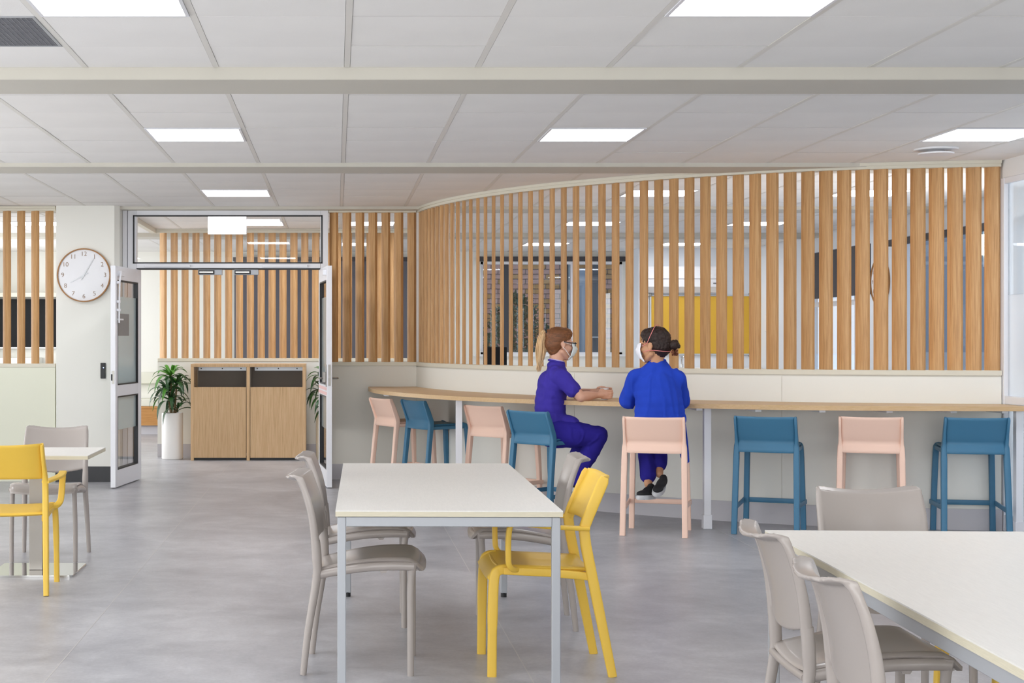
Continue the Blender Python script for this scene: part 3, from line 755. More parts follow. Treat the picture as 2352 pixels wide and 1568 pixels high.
obj('lever', B(-.012, .012, -.01, .03, .14, .165), 'chrome', t)
tag(obj('wall_phone', B(XR - .05, XR, 20.9, 21.1, 1.5, 1.75, bev=.006), 'white_plastic'), 'white wall box right of the yellow pinboard', 'box')
p = at(1142, 840, 22.0); t = thing('monitor', 'black monitor standing behind the curved slats under the window', 'monitor', (p.x, 22.0, .98))
obj('screen', B(-.2, .14, 0, .04, .03, .30, bev=.004), 'screen', t); obj('stand', B(-.06, .04, 0, .1, -.02, .04), 'black', t)
t = thing('sideboard', 'low white sideboard under the window behind the curved screen', 'cabinet', (3.1, 22.4, 0)); obj('body', B(-1.2, 1.2, -.45, .35, 0, .94), 'trim_white', t); obj('top', B(-1.22, 1.22, -.47, .38, .94, .965), 'trim_white', t)
# left room: black screen and shelf
a, b = at(-120, 687, 22.7), at(131, 797, 22.7)
t = thing('wall_screen', 'wide black wall screen behind the slats at the left edge', 'screen', ((a.x + b.x) / 2, 22.74, (a.z + b.z) / 2)); w_, h_ = (b.x - a.x) / 2 + .2, (a.z - b.z) / 2
obj('panel', B(-w_, w_, -.03, .03, -h_, h_, bev=.004), 'screen', t); obj('bezel', B(-w_ - .01, w_ + .01, -.02, .05, -h_ - .02, -h_), 'alu', t)
tag(obj('wall_shelf', B(-6, -3.9, 22.4, 22.8, 2.02, 2.08), 'trim'), 'pale shelf above the black wall screen', 'shelf')
tag(obj('sideboard', B(-5.5, -4.4, 22.3, 22.79, 0, 1.12), 'wall'), 'white low cupboard under the black wall screen', 'cupboard')
# exit sign
p = at(522, 515, 16.0); t = thing('exit_sign', 'glowing white exit sign box hanging behind the transom glass', 'sign', (p.x, 16.0, 2.6)); obj('housing', B(-.205, .205, -.03, .03, -.10, .09, bev=.006), 'white_plastic', t)
obj('face', B(-.2, .2, -.034, -.03, -.098, .085), 'exit_glow', t); obj('bracket', B(-.02, .02, -.01, .01, .09, .11), 'white_plastic', t)
# booth seat
t = thing('booth_seat', 'cream padded booth seat on an oak base at the end of the corridor', 'seat', (-3.1, 22.3, 0))
obj('plinth', B(-1.2, 1.4, .05, .48, 0, .13), 'skirting', t); obj('base', B(-1.2, 1.4, .0, .48, .13, .385), 'booth_wood', t); obj('base_edge', B(-1.2, 1.4, -.01, .48, .385, .41), 'booth_wood', t)
for i in range(4): obj('cushion', B(-1.2 + i * .65, -.555 + i * .65, -.01, .48, .41, .515, bev=.02, seg=3), 'cushion', t); obj('back_cushion', B(-1.2 + i * .65, -.555 + i * .65, .38, .49, .73, .90, bev=.02, seg=3), 'cushion', t)

# bin cabinet
t = thing('bin_cabinet', 'oak double bin cabinet with two open slots beside the potted plant', 'cabinet', (-1.013, 17.5, 0)); W = .662; H = 1.11; dp = .50
obj('top_panel', B(-W, W, 0, dp, H - .034, H, bev=.002), 'cab_wood', t)
for x in (-W + .018, 0, W - .018): obj('side_panel', B(x - .018, x + .018, .0, dp, 0, H - .034, bev=.001), 'cab_wood', t)
obj('back_panel', B(-W + .04, W - .04, dp - .02, dp, .05, H - .04), 'cabinet_inside', t)
for sx in (-1, 1):
    c = sx * W / 2; d = obj('door', B(c - W / 2 + .024, c + W / 2 - .024, .003, .022, .03, .845, bev=.001), 'cab_wood', t)
    obj('inner_shelf', B(c - W / 2 + .02, c + W / 2 - .02, .03, dp - .02, .80, .815), 'cabinet_inside', t)
    for q in (-1, 1): obj('liner', B(c + q * (W / 2 - .021) - .003, c + q * (W / 2 - .021) + .003, .02, dp - .02, .82, H - .036), 'cabinet_inside', t)
    rl = obj('metal_rail', B(c - W / 2 + .05, c + W / 2 - .022, dp - .04, dp - .02, H - .085, H - .036), 'alu', t)
    for q in (-.25, 0, .22): bm = bmesh.new(); cylinder(bm, .008, 0, .004, n=10); obj('screw', bm, 'black', rl, loc=(c + q, dp - .041, H - .06), rot=(PI / 2, 0, 0))
obj('kickboard', B(-W + .04, W - .04, .04, .06, 0, .05), 'black', t)
# plants
leaf_meshes = []
for k in range(3):
    Lf = (.20, .26, .30)[k]; dr_ = (.10, .20, .33)[k]; wd = (.020, .023, .024)[k]
    def lf(u, v, Lf=Lf, dr_=dr_, wd=wd):
        ww = wd * math.sin(PI * min(.999, (v * .93 + .05))) ** .75 * (1 if v < .97 else .5); a = v * 1.0
        x = (u - .5) * 2 * ww; y = Lf * math.sin(v * 1.25) / 1.05; z = Lf * .55 * v - dr_ * v ** 2.3 - abs(u - .5) * -.012
        return (x, y, z)
    leaf_meshes.append(slab(bmesh.new(), lf, 4, 9, .0012))
leaf_src = []
def potted(label, loc, pot, h, r, seed, small=False):
    t = thing('potted_plant', label, 'plant', loc); bm = bmesh.new()
    prof = [(0, 0), (r * .93, 0), (r, .012), (r, h - .006), (r - .004, h), (r - .014, h), (r - .014, h - .05), (0, h - .05)]; n = 40
    rg = [[bm.verts.new((q[0] * math.cos(2 * PI * i / n), q[0] * math.sin(2 * PI * i / n), q[1])) for i in range(n)] if q[0] > 0 else [bm.verts.new((0, 0, q[1]))] for q in prof]
    for j in range(len(prof) - 1):
        A, B_ = rg[j], rg[j + 1]
        for i in range(n):
            if len(A) == 1: bm.faces.new((A[0], B_[(i + 1) % n], B_[i]))
            elif len(B_) == 1: bm.faces.new((A[i], A[(i + 1) % n], B_[0]))
            else: bm.faces.new((A[i], A[(i + 1) % n], B_[(i + 1) % n], B_[i]))
    obj('planter', bm, pot, t); bm = bmesh.new(); cylinder(bm, r - .015, h - .06, h - .03, n=24); obj('soil', bm, 'soil', t)
    rs = random.Random(seed)
    heads = [((-.02, .01), h + .44, 19), ((-.05, .03), h + .27, 15), ((.05, -.01), h + .34, 14), ((-.015, -.03), h + .17, 13), ((.06, .02), h + .06, 8)]
    for (hx, hy), hz, nn in heads:
        bm = bmesh.new(); sweep(bm, curve([(hx * .3, hy * .3, h - .04), (hx * .8, hy * .8, (h + hz) / 2), (hx, hy, hz)], 4), circ(.011, 8), scales=[1.1] * 4 + [.9] * 5); obj('stem', bm, 'stem', t)
        for i in range(nn):
            k = min(2, int(3 * (1 - i / nn) * 1.05)); az = i * 2.4 + rs.uniform(-.3, .3); tilt = .75 * (i / nn) - .1 + rs.uniform(-.15, .15)
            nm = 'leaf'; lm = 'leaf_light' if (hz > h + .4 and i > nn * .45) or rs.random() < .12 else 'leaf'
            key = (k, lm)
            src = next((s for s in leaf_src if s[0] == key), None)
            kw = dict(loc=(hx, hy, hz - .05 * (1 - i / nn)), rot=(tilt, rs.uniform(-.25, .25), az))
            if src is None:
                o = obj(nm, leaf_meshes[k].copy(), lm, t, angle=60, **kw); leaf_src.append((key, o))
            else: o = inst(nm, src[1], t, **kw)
            o.scale = (1, 1, 1) if not small else (.9, .9, .9)
    return t
p = at(396, 1054, 17.7)
potted('tall white cylinder planter with a leafy dracaena left of the bin cabinet', (p.x, 17.7, 0), 'pot_white', .54, .124, 5)
potted('cream cylinder planter with a dracaena behind the right door leaf', (-.115, 17.66, 0), 'pot_cream', .54, .12, 11, True)

# wall clock
def clock(label, loc, rz, r=.263):
    t = thing('wall_clock', label, 'clock', loc, rz)     # faces local -y
    bm = bmesh.new(); n = 64; pr = [(r, 0), (r, -.035), (r - .012, -.035), (r - .012, -.02)]
    rg = [[bm.verts.new((q[0] * math.cos(2 * PI * i / n), q[1], q[0] * math.sin(2 * PI * i / n))) for i in range(n)] for q in pr]
    for j in range(3):
        for i in range(n): bm.faces.new((rg[j][i], rg[j][(i + 1) % n], rg[j + 1][(i + 1) % n], rg[j + 1][i]))
    obj('rim', bm, 'clock_rim', t)
    bm = bmesh.new(); cylinder(bm, r - .008, .0, .022, n=64); obj('dial', bm, 'clock_face', t, rot=(PI / 2, 0, 0))
    for i in range(1, 13):
        a = math.radians(30 * i); me = text_mesh(str(i), .062); 
        obj('numeral', me, 'clock_ink', t, loc=(math.sin(a) * r * .79, -.0235, math.cos(a) * r * .79), rot=(PI / 2, 0, 0))
    def hand(nm, ang, l, w0, y):
        a = math.radians(ang); bm = bmesh.new()
        pts = [(-w0, -.05), (w0, -.05), (w0 * .45, l), (-w0 * .45, l)]; prism(bm, pts, 0, .002)
        obj(nm, bm, 'clock_hand', t, loc=(0, y, 0), rot=(PI / 2, a, 0))
    hand('hour_hand', 241, .15, .006, -.025); hand('minute_hand', 31, .2, .005, -.029)
    bm = bmesh.new(); cylinder(bm, .009, .02, .034, n=16); obj('hub', bm, 'clock_hand', t, rot=(PI / 2, 0, 0))
    return t
p = at(193.5, 632, YCOL); clock('round wall clock with thin wooden rim on the pillar left of the door', (p.x, YCOL, p.z), 0)
clock('round clock with wooden rim half hidden behind the right slats', (XR, 16.72, 2.03), -PI / 2)
# card reader
p = at(237, 851, YCOL); t = thing('card_reader', 'slim black card reader with a blue light on the pillar', 'card reader', (p.x, YCOL, p.z))
obj('case', B(-.024, .024, -.02, 0, -.077, .077, bev=.003), 'black', t); bm = bmesh.new(); cylinder(bm, .004, 0, .003, n=10); obj('indicator', bm, 'led_blue', t, loc=(.006, -.02, .03), rot=(PI / 2, 0, 0))

# ------------------------------------------------------------------ bar counter
BZ = .925
front = curve([(.322, 15.12, 0), (.318, 14.72, 0), (.37, 14.2, 0), (.47, 13.75, 0), (.64, 13.26, 0), (1.0, 12.56, 0), (1.537, 11.93, 0), (2.03, 11.52, 0), (2.561, 11.17, 0), (3.23, 10.87, 0), (3.80, 10.76, 0), (4.40, 10.70, 0), (4.868, 10.68, 0)], 5)
back = [(4.868, 11.08)]
for i in range(len(PATH) - 1, -1, -2):
    tt = (PATH[min(i + 1, len(PATH) - 1)] - PATH[max(i - 1, 0)]).normalized(); q = PATH[i] + Vector((tt.y, -tt.x, 0)) * .061
    if q.x < 4.86 and q.y < 15.12: back.append((q.x, q.y))
back.append((.80, 15.135)); 
outline = [(v.x, v.y) for v in front] + back
ct = thing('bar_counter', 'long curved oak bar counter fixed along the curved wall', 'counter')
bm = bmesh.new(); prism(bm, outline[::-1], BZ - .034, BZ, bev=.002); bmesh.ops.triangulate(bm, faces=[f for f in bm.faces if len(f.verts) > 4]); obj('worktop', bm, 'bench_wood', ct)
def bleg(x, y):
    l = obj('leg', B(x - .026, x + .026, y - .026, y + .026, 0, BZ - .034, bev=.002), 'white_metal', ct); obj('foot_sleeve', B(x - .032, x + .032, y - .032, y + .032, 0, .105, bev=.003), 'white_metal', l)
bleg(1.028, 12.72); bleg(2.738, 11.22); bleg(4.84, 10.78)
for px in (880, 1490, 1605, 1740, 1887, 2041, 2188, 2306):
    x = None
    fpt = min(front, key=lambda v: abs(VX + v.x * F / v.y - px)); y = fpt.y + .09; x = (px - VX) * y / F
    if px == 880: x += .03
    obj('bracket', B(x - .022, x + .022, y - .02, y + .25, BZ - .052, BZ - .034, bev=.001), 'white_metal', ct)

# ------------------------------------------------------------------ tables
def big_table(label, loc, rz, W=.897, L=2.29):
    t = thing('dining_table', label, 'table', loc, rz); w, l = W / 2, L / 2; zt = .722
    obj('tabletop', B(-w, w, -l, l, zt - .004, zt), 'tabletop', t); obj('edge_band', B(-w, w, -l, l, zt - .024, zt - .004), 'table_edge', t)
    fw, fl_ = w - .008, l - .008; k = .034
    for s_ in (-1, 1):
        obj('apron', B(-fw + k, fw - k, s_ * fl_ - s_ * k, s_ * fl_, zt - .064, zt - .026, bev=.002), 'frame_silver', t)
        obj('apron', B(s_ * fw - s_ * k, s_ * fw, -fl_ + k, fl_ - k, zt - .064, zt - .026, bev=.002), 'frame_silver', t)
        for r_ in (-1, 1):
            a, b = s_ * fw, s_ * (fw - k); c, d = r_ * fl_, r_ * (fl_ - k)
            lg = obj('leg', B(min(a, b), max(a, b), min(c, d), max(c, d), .022, zt - .026, bev=.003), 'frame_silver', t)
            bm = bmesh.new(); cylinder(bm, .016, 0, .03, c=((a + b) / 2, (c + d) / 2), n=16); obj('foot_cap', bm, 'black', lg)
    return t
# corners: front left (-.005,5.99), back right (.95,8.29)
big_table('long white-topped table with silver legs in the middle of the room', (.4665, 7.14, 0), math.radians(-1.05))
big_table('long white-topped table cut off by the right edge', (1.915, 4.225, 0), math.radians(-2.7))
t = thing('cafe_table', 'small square white-topped table on a steel pedestal at the left', 'table', (-1.79, 9.17, 0), 0)
obj('tabletop', B(-.347, .347, -.34, .34, .718, .722), 'tabletop', t); obj('edge_band', B(-.347, .347, -.34, .34, .698, .718), 'table_edge', t)
obj('top_plate', B(-.2, .2, -.2, .2, .69, .698), 'black', t); obj('pedestal', B(-.055, .025, -.04, .04, .012, .69, bev=.002), 'steel', t)
bm = bmesh.new(); prism(bm, rbox(.51, .51, .03), 0, .012, bev=.002); obj('base_plate', bm, 'polished', t, loc=(-.01, 0, 0))

# ------------------------------------------------------------------ chairs and stools
def mirror(pts, s): return [(s * p[0], p[1], p[2]) for p in pts]
def side_chair(label):       # one-piece moulded grey chair, faces local +y
    m = 'plastic_grey'; t = thing('side_chair', label, 'chair', group='grey moulded side chairs')
    def seat(u, v):
        x = (u - .5) * 2; hw = .185 + .03 * v - .02 * max(0, v - .8) / .2 * x * x; y = -.17 + .435 * v
        z = .432 + .05 * math.sin(min(1, v / .75) * PI / 2) - .014 * (1 - x * x) * (1 - .5 * v)
        if v > .85: z -= .04 * ((v - .85) / .15) ** 2
        y += .012 * (1 - x * x) * v
        return (x * hw, y, z)
    obj('seat', slab(bmesh.new(), seat, 14, 18, .02), m, t, angle=60)
    def bk(u, v):
        x = (u - .5) * 2; z0 = .560 - .03 * (1 - x * x); ztop = .818 - .020 * (1 - x * x)
        vv = min(v / .80, 1); z = z0 + (ztop - z0) * vv
        y = -.172 - .012 * vv - .046 * vv ** 2 - .034 * (1 - x * x) * (.75 + .25 * vv)
        hw = .200 - .002 * vv
        if v > .80:
            q = (v - .80) / .20; a_ = q * 1.75; y -= .044 * math.sin(min(a_, PI / 2)) + .014 * max(0, q - .55); z += .012 * math.sin(a_ * 1.1) - .004 * q
            hw -= .034 * max(0, (q - .15) / .85) ** 2.2
        return (x * hw, y, z)
    bm = slab(bmesh.new(), bk, 22, 30, .0135)
    for s in (-1, 1):
        p = curve([(.198, -.174, .535), (.199, -.186, .64), (.199, -.207, .73), (.197, -.232, .795), (.190, -.250, .818)], 5); nn = len(p)
        sweep(bm, mirror(p, s), circ(.0165, 12), side=(1, 0, 0), scales=[(1 - .45 * i / nn, 1.15 - .55 * i / nn) for i in range(nn)])
    blob('backrest', bm, m, t, .0042, 3)
    for s in (-1, 1):
        p = curve([(.213, -.225, 0), (.207, -.205, .18), (.198, -.170, .40), (.197, -.169, .48), (.198, -.175, .56)], 5); nn = len(p)
        sc = [(.8 + .4 * min(1, i / nn * 1.4) - .2 * max(0, i / nn - .75) * 4, .8 + .45 * min(1, i / nn * 1.4) - .1 * max(0, i / nn - .75) * 4) for i in range(nn)]
        bm = bmesh.new(); sweep(bm, mirror(p, s), circ(.0165, 12), side=(1, 0, 0), scales=sc); obj('leg', bm, m, t, angle=60)
        p = curve([(.200, .222, 0), (.200, .222, .2), (.196, .222, .37), (.194, .226, .43), (.19, .228, .468)], 5); nn = len(p)
        bm = bmesh.new(); sweep(bm, mirror(p, s), circ(.0155, 12), side=(1, 0, 0), scales=[.9 + .15 * i / nn + (.75 * max(0, i / nn - .7) / .3) for i in range(nn)]); obj('leg', bm, m, t, angle=60)
        bm = bmesh.new(); p = curve([(.192, -.175, .412), (.197, -.08, .432), (.205, .05, .451), (.208, .16, .457), (.202, .235, .455)], 5)
        sweep(bm, mirror(p, s), circ(.016, 12), side=(1, 0, 0), scales=[(.9, 1.15)] * len(p)); obj('seat_rail', bm, m, t, angle=60)
        bm = bmesh.new(); prism(bm, [(-.022, 0), (.022, 0), (.010, -.018), (-.010, -.018)], -.006, .006); obj('stacking_lug', bm, m, t, loc=(s * .198, .11, .445), rot=(PI / 2, 0, PI / 2))
    bm = bmesh.new(); p = curve([(-.19, .245, .452), (0, .262, .447), (.19, .245, .452)], 8); sweep(bm, p, circ(.015, 10), scales=[(1, 1.2)] * len(p)); obj('front_rail', bm, m, t, angle=60)
    bm = bmesh.new(); p = curve([(-.192, -.178, .41), (0, -.178, .405), (.192, -.178, .41)], 8); sweep(bm, p, circ(.013, 10)); obj('rear_rail', bm, m, t, angle=60)
    return t
def panel_back(z0, z1, y0, y1, hw0, hw1, sag, th, dip=.004, low=None):
    def f(u, v):
        x = (u - .5) * 2; z = z0 + (z1 - z0) * v - dip * (1 - x * x) * v
        if low is None: y = y0 + (y1 - y0) * v
        else:   # low: fraction of the height where the panel kinks
            y = y0 + (low[1] - y0) * v / low[0] if v < low[0] else low[1] + (y1 - low[1]) * (v - low[0]) / (1 - low[0])
            r = .12
            if abs(v - low[0]) < r: y += .006 * (1 - abs(v - low[0]) / r) ** 2
        y -= sag * (1 - x ** 4)
        return (x * (hw0 + (hw1 - hw0) * v), y, z)
    return slab(bmesh.new(), f, 16, 14, th)
def armchair(label):
    m = 'plastic_yellow'; t = thing('armchair', label, 'chair', group='yellow moulded armchairs')
    P = rbox(.032, .042, .008, 3)
    for s in (-1, 1):
        p = [(.232, -.25, 0), (.222, -.19, .30), (.214, -.142, .54), (.212, -.134, .61), (.211, -.152, .66), (.208, -.178, .72), (.205, -.215, .806), (.204, -.222, .824)]
        bm = bmesh.new(); sweep(bm, mirror(p, s), P, side=(1, 0, 0), scales=[(.9, .85), (1, 1), (1, 1.05), (1, 1.05), (.75, 1.1), (.6, 1.1), (.6, 1.1), (.5, .8)]); obj('leg', bm, m, t, angle=50)
        p = curve([(.228, .25, 0), (.225, .247, .25), (.220, .240, .405), (.214, .222, .438), (.205, .185, .444)], 4)
        bm = bmesh.new(); sweep(bm, mirror(p, s), P, side=(1, 0, 0), scales=[(.9, .9)] * 4 + [(1, 1)] * (len(p) - 4)); obj('leg', bm, m, t, angle=50)
        bm = bmesh.new(); sweep(bm, mirror([(.208, -.16, .412), (.210, .0, .428), (.212, .20, .438)], s), rbox(.026, .034, .006, 3), side=(1, 0, 0)); obj('seat_rail', bm, m, t, angle=50)
        p = curve([(.214, -.15, .612), (.232, -.09, .616), (.262, .0, .624), (.276, .09, .634), (.274, .150, .640), (.271, .178, .626), (.267, .186, .58), (.261, .186, .50), (.254, .182, .468), (.238, .168, .450), (.212, .15, .444)], 5)
        bm = bmesh.new(); nn = len(p)
        sweep(bm, mirror(p, s), rbox(.040, .017, .006, 3), side=(1, .0, 0), scales=[(1.1 if i < nn * .45 else .9, 1.3 if i > nn * .5 else 1) for i in range(nn)]); obj('armrest', bm, m, t, angle=50)
    def seat(u, v):
        x = (u - .5) * 2; y = -.165 + .425 * v; z = .440 + .016 * v - .008 * (1 - x * x)
        if v > .85: z -= .050 * ((v - .85) / .15) ** 2
        return (x * (.200 + .022 * v), y, z)
    obj('seat', slab(bmesh.new(), seat, 12, 16, .018), m, t, angle=60)
    obj('backrest', panel_back(.632, .827, -.128, -.222, .206, .200, .036, .010, dip=.010), m, t, angle=60)
    bm = bmesh.new(); sweep(bm, curve([(-.2, .215, .435), (0, .22, .43), (.2, .215, .435)], 6), rbox(.014, .04, .005, 2)); obj('front_rail', bm, m, t)
    return t
def stool(label, m, grp):
    t = thing('bar_stool', label, 'stool', group=grp); P = rbox(.040, .042, .008, 3); S = .024
    for s in (-1, 1):
        p = [(.218, -.250, 0), (.214, -.228, .25), (.209, -.198, .55), (.208, -.188, .63), (.208, -.188, .66), (.209, -.215, .74), (.209, -.255, .835), (.209, -.258, .848)]
        bm = bmesh.new(); sweep(bm, mirror(p, s), P, side=(1, 0, 0), scales=[(1, .85), (1.02, .9), (1.05, 1), (.9, 1.15), (.62, 1.2), (.45, 1.1), (.45, .9), (.35, .5)]); obj('leg', bm, m, t, angle=50)
        p = curve([(.206, .215, 0), (.2, .205, .3), (.192, .190, .57), (.186, .178, .615), (.172, .15, .628)], 4)
        bm = bmesh.new(); sweep(bm, mirror(p, s), P, side=(1, 0, 0), scales=[(1, .8)] * 5 + [(1, .95)] * (len(p) - 5)); obj('leg', bm, m, t, angle=50)
        bm = bmesh.new(); sweep(bm, mirror([(.200, -.17, .602), (.192, .18, .608)], s), rbox(.024, .03, .006, 3), side=(1, 0, 0)); obj('seat_rail', bm, m, t)
        bm = bmesh.new(); sweep(bm, mirror([(.222, .232, .205), (.216, .1, .203), (.203, -.215, .197)], s), rbox(.014, .034, .004, 2), side=(1, 0, 0)); obj('side_footrest', bm, m, t)
    bm = bmesh.new(); sweep(bm, [(-.21, .212, .205), (.21, .212, .205)], rbox(.018, .036, .004, 2)); obj('footrest', bm, m, t)
    def seat(u, v):
        x = (u - .5) * 2; y = -.18 + .385 * v; z = .628 + .006 * v - .008 * (1 - x * x)
        if v > .88: z -= .03 * ((v - .88) / .12) ** 2
        return (x * (.198 - .01 * v), y, z)
    obj('seat', slab(bmesh.new(), seat, 12, 14, .018), m, t, angle=60)
    obj('backrest', panel_back(.592, .845, -.205, -.256, .208, .208, .020, .010, dip=.004, low=(.3, -.190)), m, t, angle=60)
    return t
def place(t, x, y, f, label=None):
    c = copy_tree(t) if label else t
    if label: c['label'] = label
    c.location = (x, y, 0); c.rotation_euler = (0, 0, math.atan2(-f[0], f[1])); return c

sc0 = side_chair('grey moulded chair nearest the camera on the left of the middle table'); place(sc0, .102, 6.53, (.997, -.07))
place(sc0, .112, 7.57, (.999, -.02), 'grey moulded chair on the left of the middle table, the farther one')
place(sc0, .935, 7.50, (-.998, .05), 'grey moulded chair behind the yellow armchair at the middle table')
place(sc0, -1.835, 9.75, (0, -1), 'grey moulded chair facing us behind the small square table')
place(sc0, 2.06, 5.62, (0.03, -1), 'grey moulded chair at the far end of the right table')
place(sc0, 1.555, 4.62, (.999, -.04), 'grey moulded chair on the left side of the right table, farther from us')
place(sc0, 1.475, 3.80, (.999, -.04), 'grey moulded chair nearest us, bottom right, with its back to the left')
ac = armchair('yellow armchair at the right side of the middle table'); place(ac, .896, 6.53, (-1, 0.0))
place(ac, -1.825, 8.51, (-.06, 1), 'yellow armchair at the left edge in front of the small square table')
place(ac, 2.27, 4.86, (-1, 0.0), 'yellow armchair under the right table of which only legs show')
g1, g2 = 'blue bar stools along the counter', 'pink bar stools along the counter'
bs = stool('blue bar stool second from the left along the counter', 'plastic_blue', g1)
pk = stool('pink bar stool farthest left along the counter', 'plastic_pink', g2)
def fd(a): a = math.radians(a); return (math.sin(a), math.cos(a))
place(pk, .645, 14.28, fd(65)); place(bs, .925, 13.82, fd(64))
place(pk, 1.411, 12.735, fd(50), 'pink bar stool left of the blonde woman, beside the counter leg')
place(bs, 1.671, 11.826, fd(52), 'blue bar stool the blonde woman sits on')
place(pk, 2.321, 10.99, fd(17.4), 'pink bar stool the dark haired woman sits on')
place(bs, 3.158, 11.05, fd(24), 'empty blue bar stool right of the dark haired woman')
place(pk, 3.872, 11.00, fd(19.5), 'empty pink bar stool between two blue stools at the right')
place(bs, 4.545, 10.91, fd(11), 'blue bar stool farthest right beside the glass partition')
#PEOPLE
# ------------------------------------------------------------------ people
def head_prims(bm, T):
    def E(c, r, rot=(0, 0, 0)):
        bmesh.ops.create_icosphere(bm, subdivisions=3, radius=1, matrix=T @ Matrix.Translation(c) @ Euler(rot).to_matrix().to_4x4() @ Matrix.Diagonal((r[0], r[1], r[2], 1)))
    def C(a, ra, b, rb): limb(bm, T @ Vector(a), ra, T @ Vector(b), rb)
    E((-.012, 0, .035), (.098, .077, .088)); E((.030, 0, -.030), (.062, .060, .086)); E((.066, 0, -.098), (.028, .032, .024))
    for s in (-1, 1):
        C((.0, s * .055, -.06), .022, (.055, s * .025, -.10), .02); E((.058, s * .036, -.028), (.03, .024, .026))
        E((.072, s * .03, .022), (.02, .026, .010)); E((-.004, s * .079, -.008), (.018, .008, .031), (0, -.15, s * .35)); E((.002, s * .080, -.032), (.009, .007, .012))
    C((.088, 0, .008), .009, (.108, 0, -.030), .012); E((.100, 0, -.037), (.014, .019, .009)); E((.088, 0, -.066), (.012, .025, .006)); E((.086, 0, -.075), (.012, .021, .006))
def finger(bm, pts, r):
    pts = [Vector(p) for p in pts]
    for i in range(len(pts) - 1): limb(bm, pts[i], r * (1 - .09 * i), pts[i + 1], r * (1 - .09 * (i + 1)), n=12)
def folds(amp, sx, sz, seed=0):
    def f(co):
        p = Vector((co.x * sx + seed, co.y * sx, co.z * sz + co.x * sx * .35))
        r = math.exp(-(noise.noise(p * 1.25 + Vector((3, 1, 2))) * 5.5) ** 2)
        return amp * (noise.noise(p) * .8 + r * .6 - .25)
    return f
def eyes(parent, T):
    for s in (-1, 1):
        bm = bmesh.new(); ball(bm, T @ Vector((.069, s * .031, .002)), .0105); e = obj('eye', bm, 'eye', parent)
        bm = bmesh.new(); ball(bm, T @ Vector((.0760, s * .031, .002)), .0045); obj('iris', bm, 'iris', e)
def mask_mesh(T, dz=0):
    def f(u, v):
        a = math.radians(-66 + 132 * u); z = .012 - .118 * v + .010 * abs(math.sin(a)) * (1 - 2 * v)
        k = .112 + .010 * math.exp(-((v - .32) / .2) ** 2) - .022 * abs(v - .42) ** 1.2 * 2 - (.03 * max(0, v - .72) / .28); k += .0022 * math.sin(v * 26)
        return T @ Vector((.020 + k * math.cos(a) ** .8, .078 * math.sin(a), z))
    return slab(bmesh.new(), f, 20, 20, .0025)
def shoe(parent, heel, d, up, m1='shoe_black', L=.25):
    d = Vector(d).normalized(); up = Vector(up); up = (up - d * up.dot(d)).normalized(); s = d.cross(up)
    T = Matrix((list(d) + [heel[0]], list(-s) + [heel[1]], list(up) + [heel[2]], [0, 0, 0, 1]))
    out = []; n = 28
    for i in range(n):
        a = 2 * PI * i / n; x = L / 2 + L / 2 * math.cos(a) * 1.0; y = .038 * math.sin(a) * (1 + .18 * math.cos(a)); y = math.copysign(abs(y) ** .9 * .04 ** .1, y); out.append((x, y))
    bm = bmesh.new(); prism(bm, out, 0, .032, bev=.006); bm.transform(T); o = obj('shoe', bm, 'sole', parent)
    bm = bmesh.new()
    def E(c, r, rot=(0, 0, 0)): bmesh.ops.create_icosphere(bm, subdivisions=3, radius=1, matrix=T @ Matrix.Translation(c) @ Euler(rot).to_matrix().to_4x4() @ Matrix.Diagonal((r[0], r[1], r[2], 1)))
    E((L * .68, 0, .042), (.075, .036, .026)); E((L * .45, 0, .055), (.07, .033, .036), (0, .35, 0)); E((.052, 0, .06), (.045, .032, .045)); E((.06, 0, .085), (.034, .028, .03))
    blob('upper', bm, m1, o, .006, 4)

# the woman with the ponytail, on the blue stool, facing right
R1 = Vector((1.69, 11.83, 0))
p1 = thing('person', 'person with blonde ponytail, glasses and violet-blue scrubs sitting with hands around a cup', 'person', R1)
def J(x, y, d=0): return at(x, y, 11.83 + d) - R1
T1 = Matrix.Translation(J(1287, 790, 0)) @ Euler((0, math.radians(6), math.radians(12))).to_matrix().to_4x4()
hipR, hipL, knR, knL, anR, anL = J(1270, 996, -.13), J(1262, 988, .09), J(1374, 1000, -.13), J(1348, 998, .13), J(1318, 1112, -.07), J(1300, 1112, .12)
shR, shL = J(1289, 864, -.165), J(1283, 862, .17); elR, elL = J(1334, 911, -.20), J(1326, 906, .20)
cup = at(1388, 900, 11.80) - R1; cup.z = BZ
wrR = cup + Vector((-.075, -.062, .040)); wrL = cup + Vector((-.085, .070, .062))
bm = bmesh.new(); head_prims(bm, T1)
limb(bm, T1 @ Vector((-.02, 0, -.05)), .052, J(1279, 846, 0), .056)
limb(bm, J(1278, 868, -.08), .07, J(1278, 868, .08), .07); ball(bm, J(1270, 900), (.08, .11, .13)); ball(bm, J(1262, 960), (.08, .11, .12))
for sh, el, wr in ((shR, elR, wrR), (shL, elL, wrL)):
    limb(bm, sh, .046, el, .040); limb(bm, el, .041, el.lerp(wr, .35), .041); limb(bm, el.lerp(wr, .35), .041, wr, .025)
for hp, kn, an in ((hipR, knR, anR), (hipL, knL, anL)): limb(bm, hp, .075, kn, .05); limb(bm, kn, .05, an, .033)
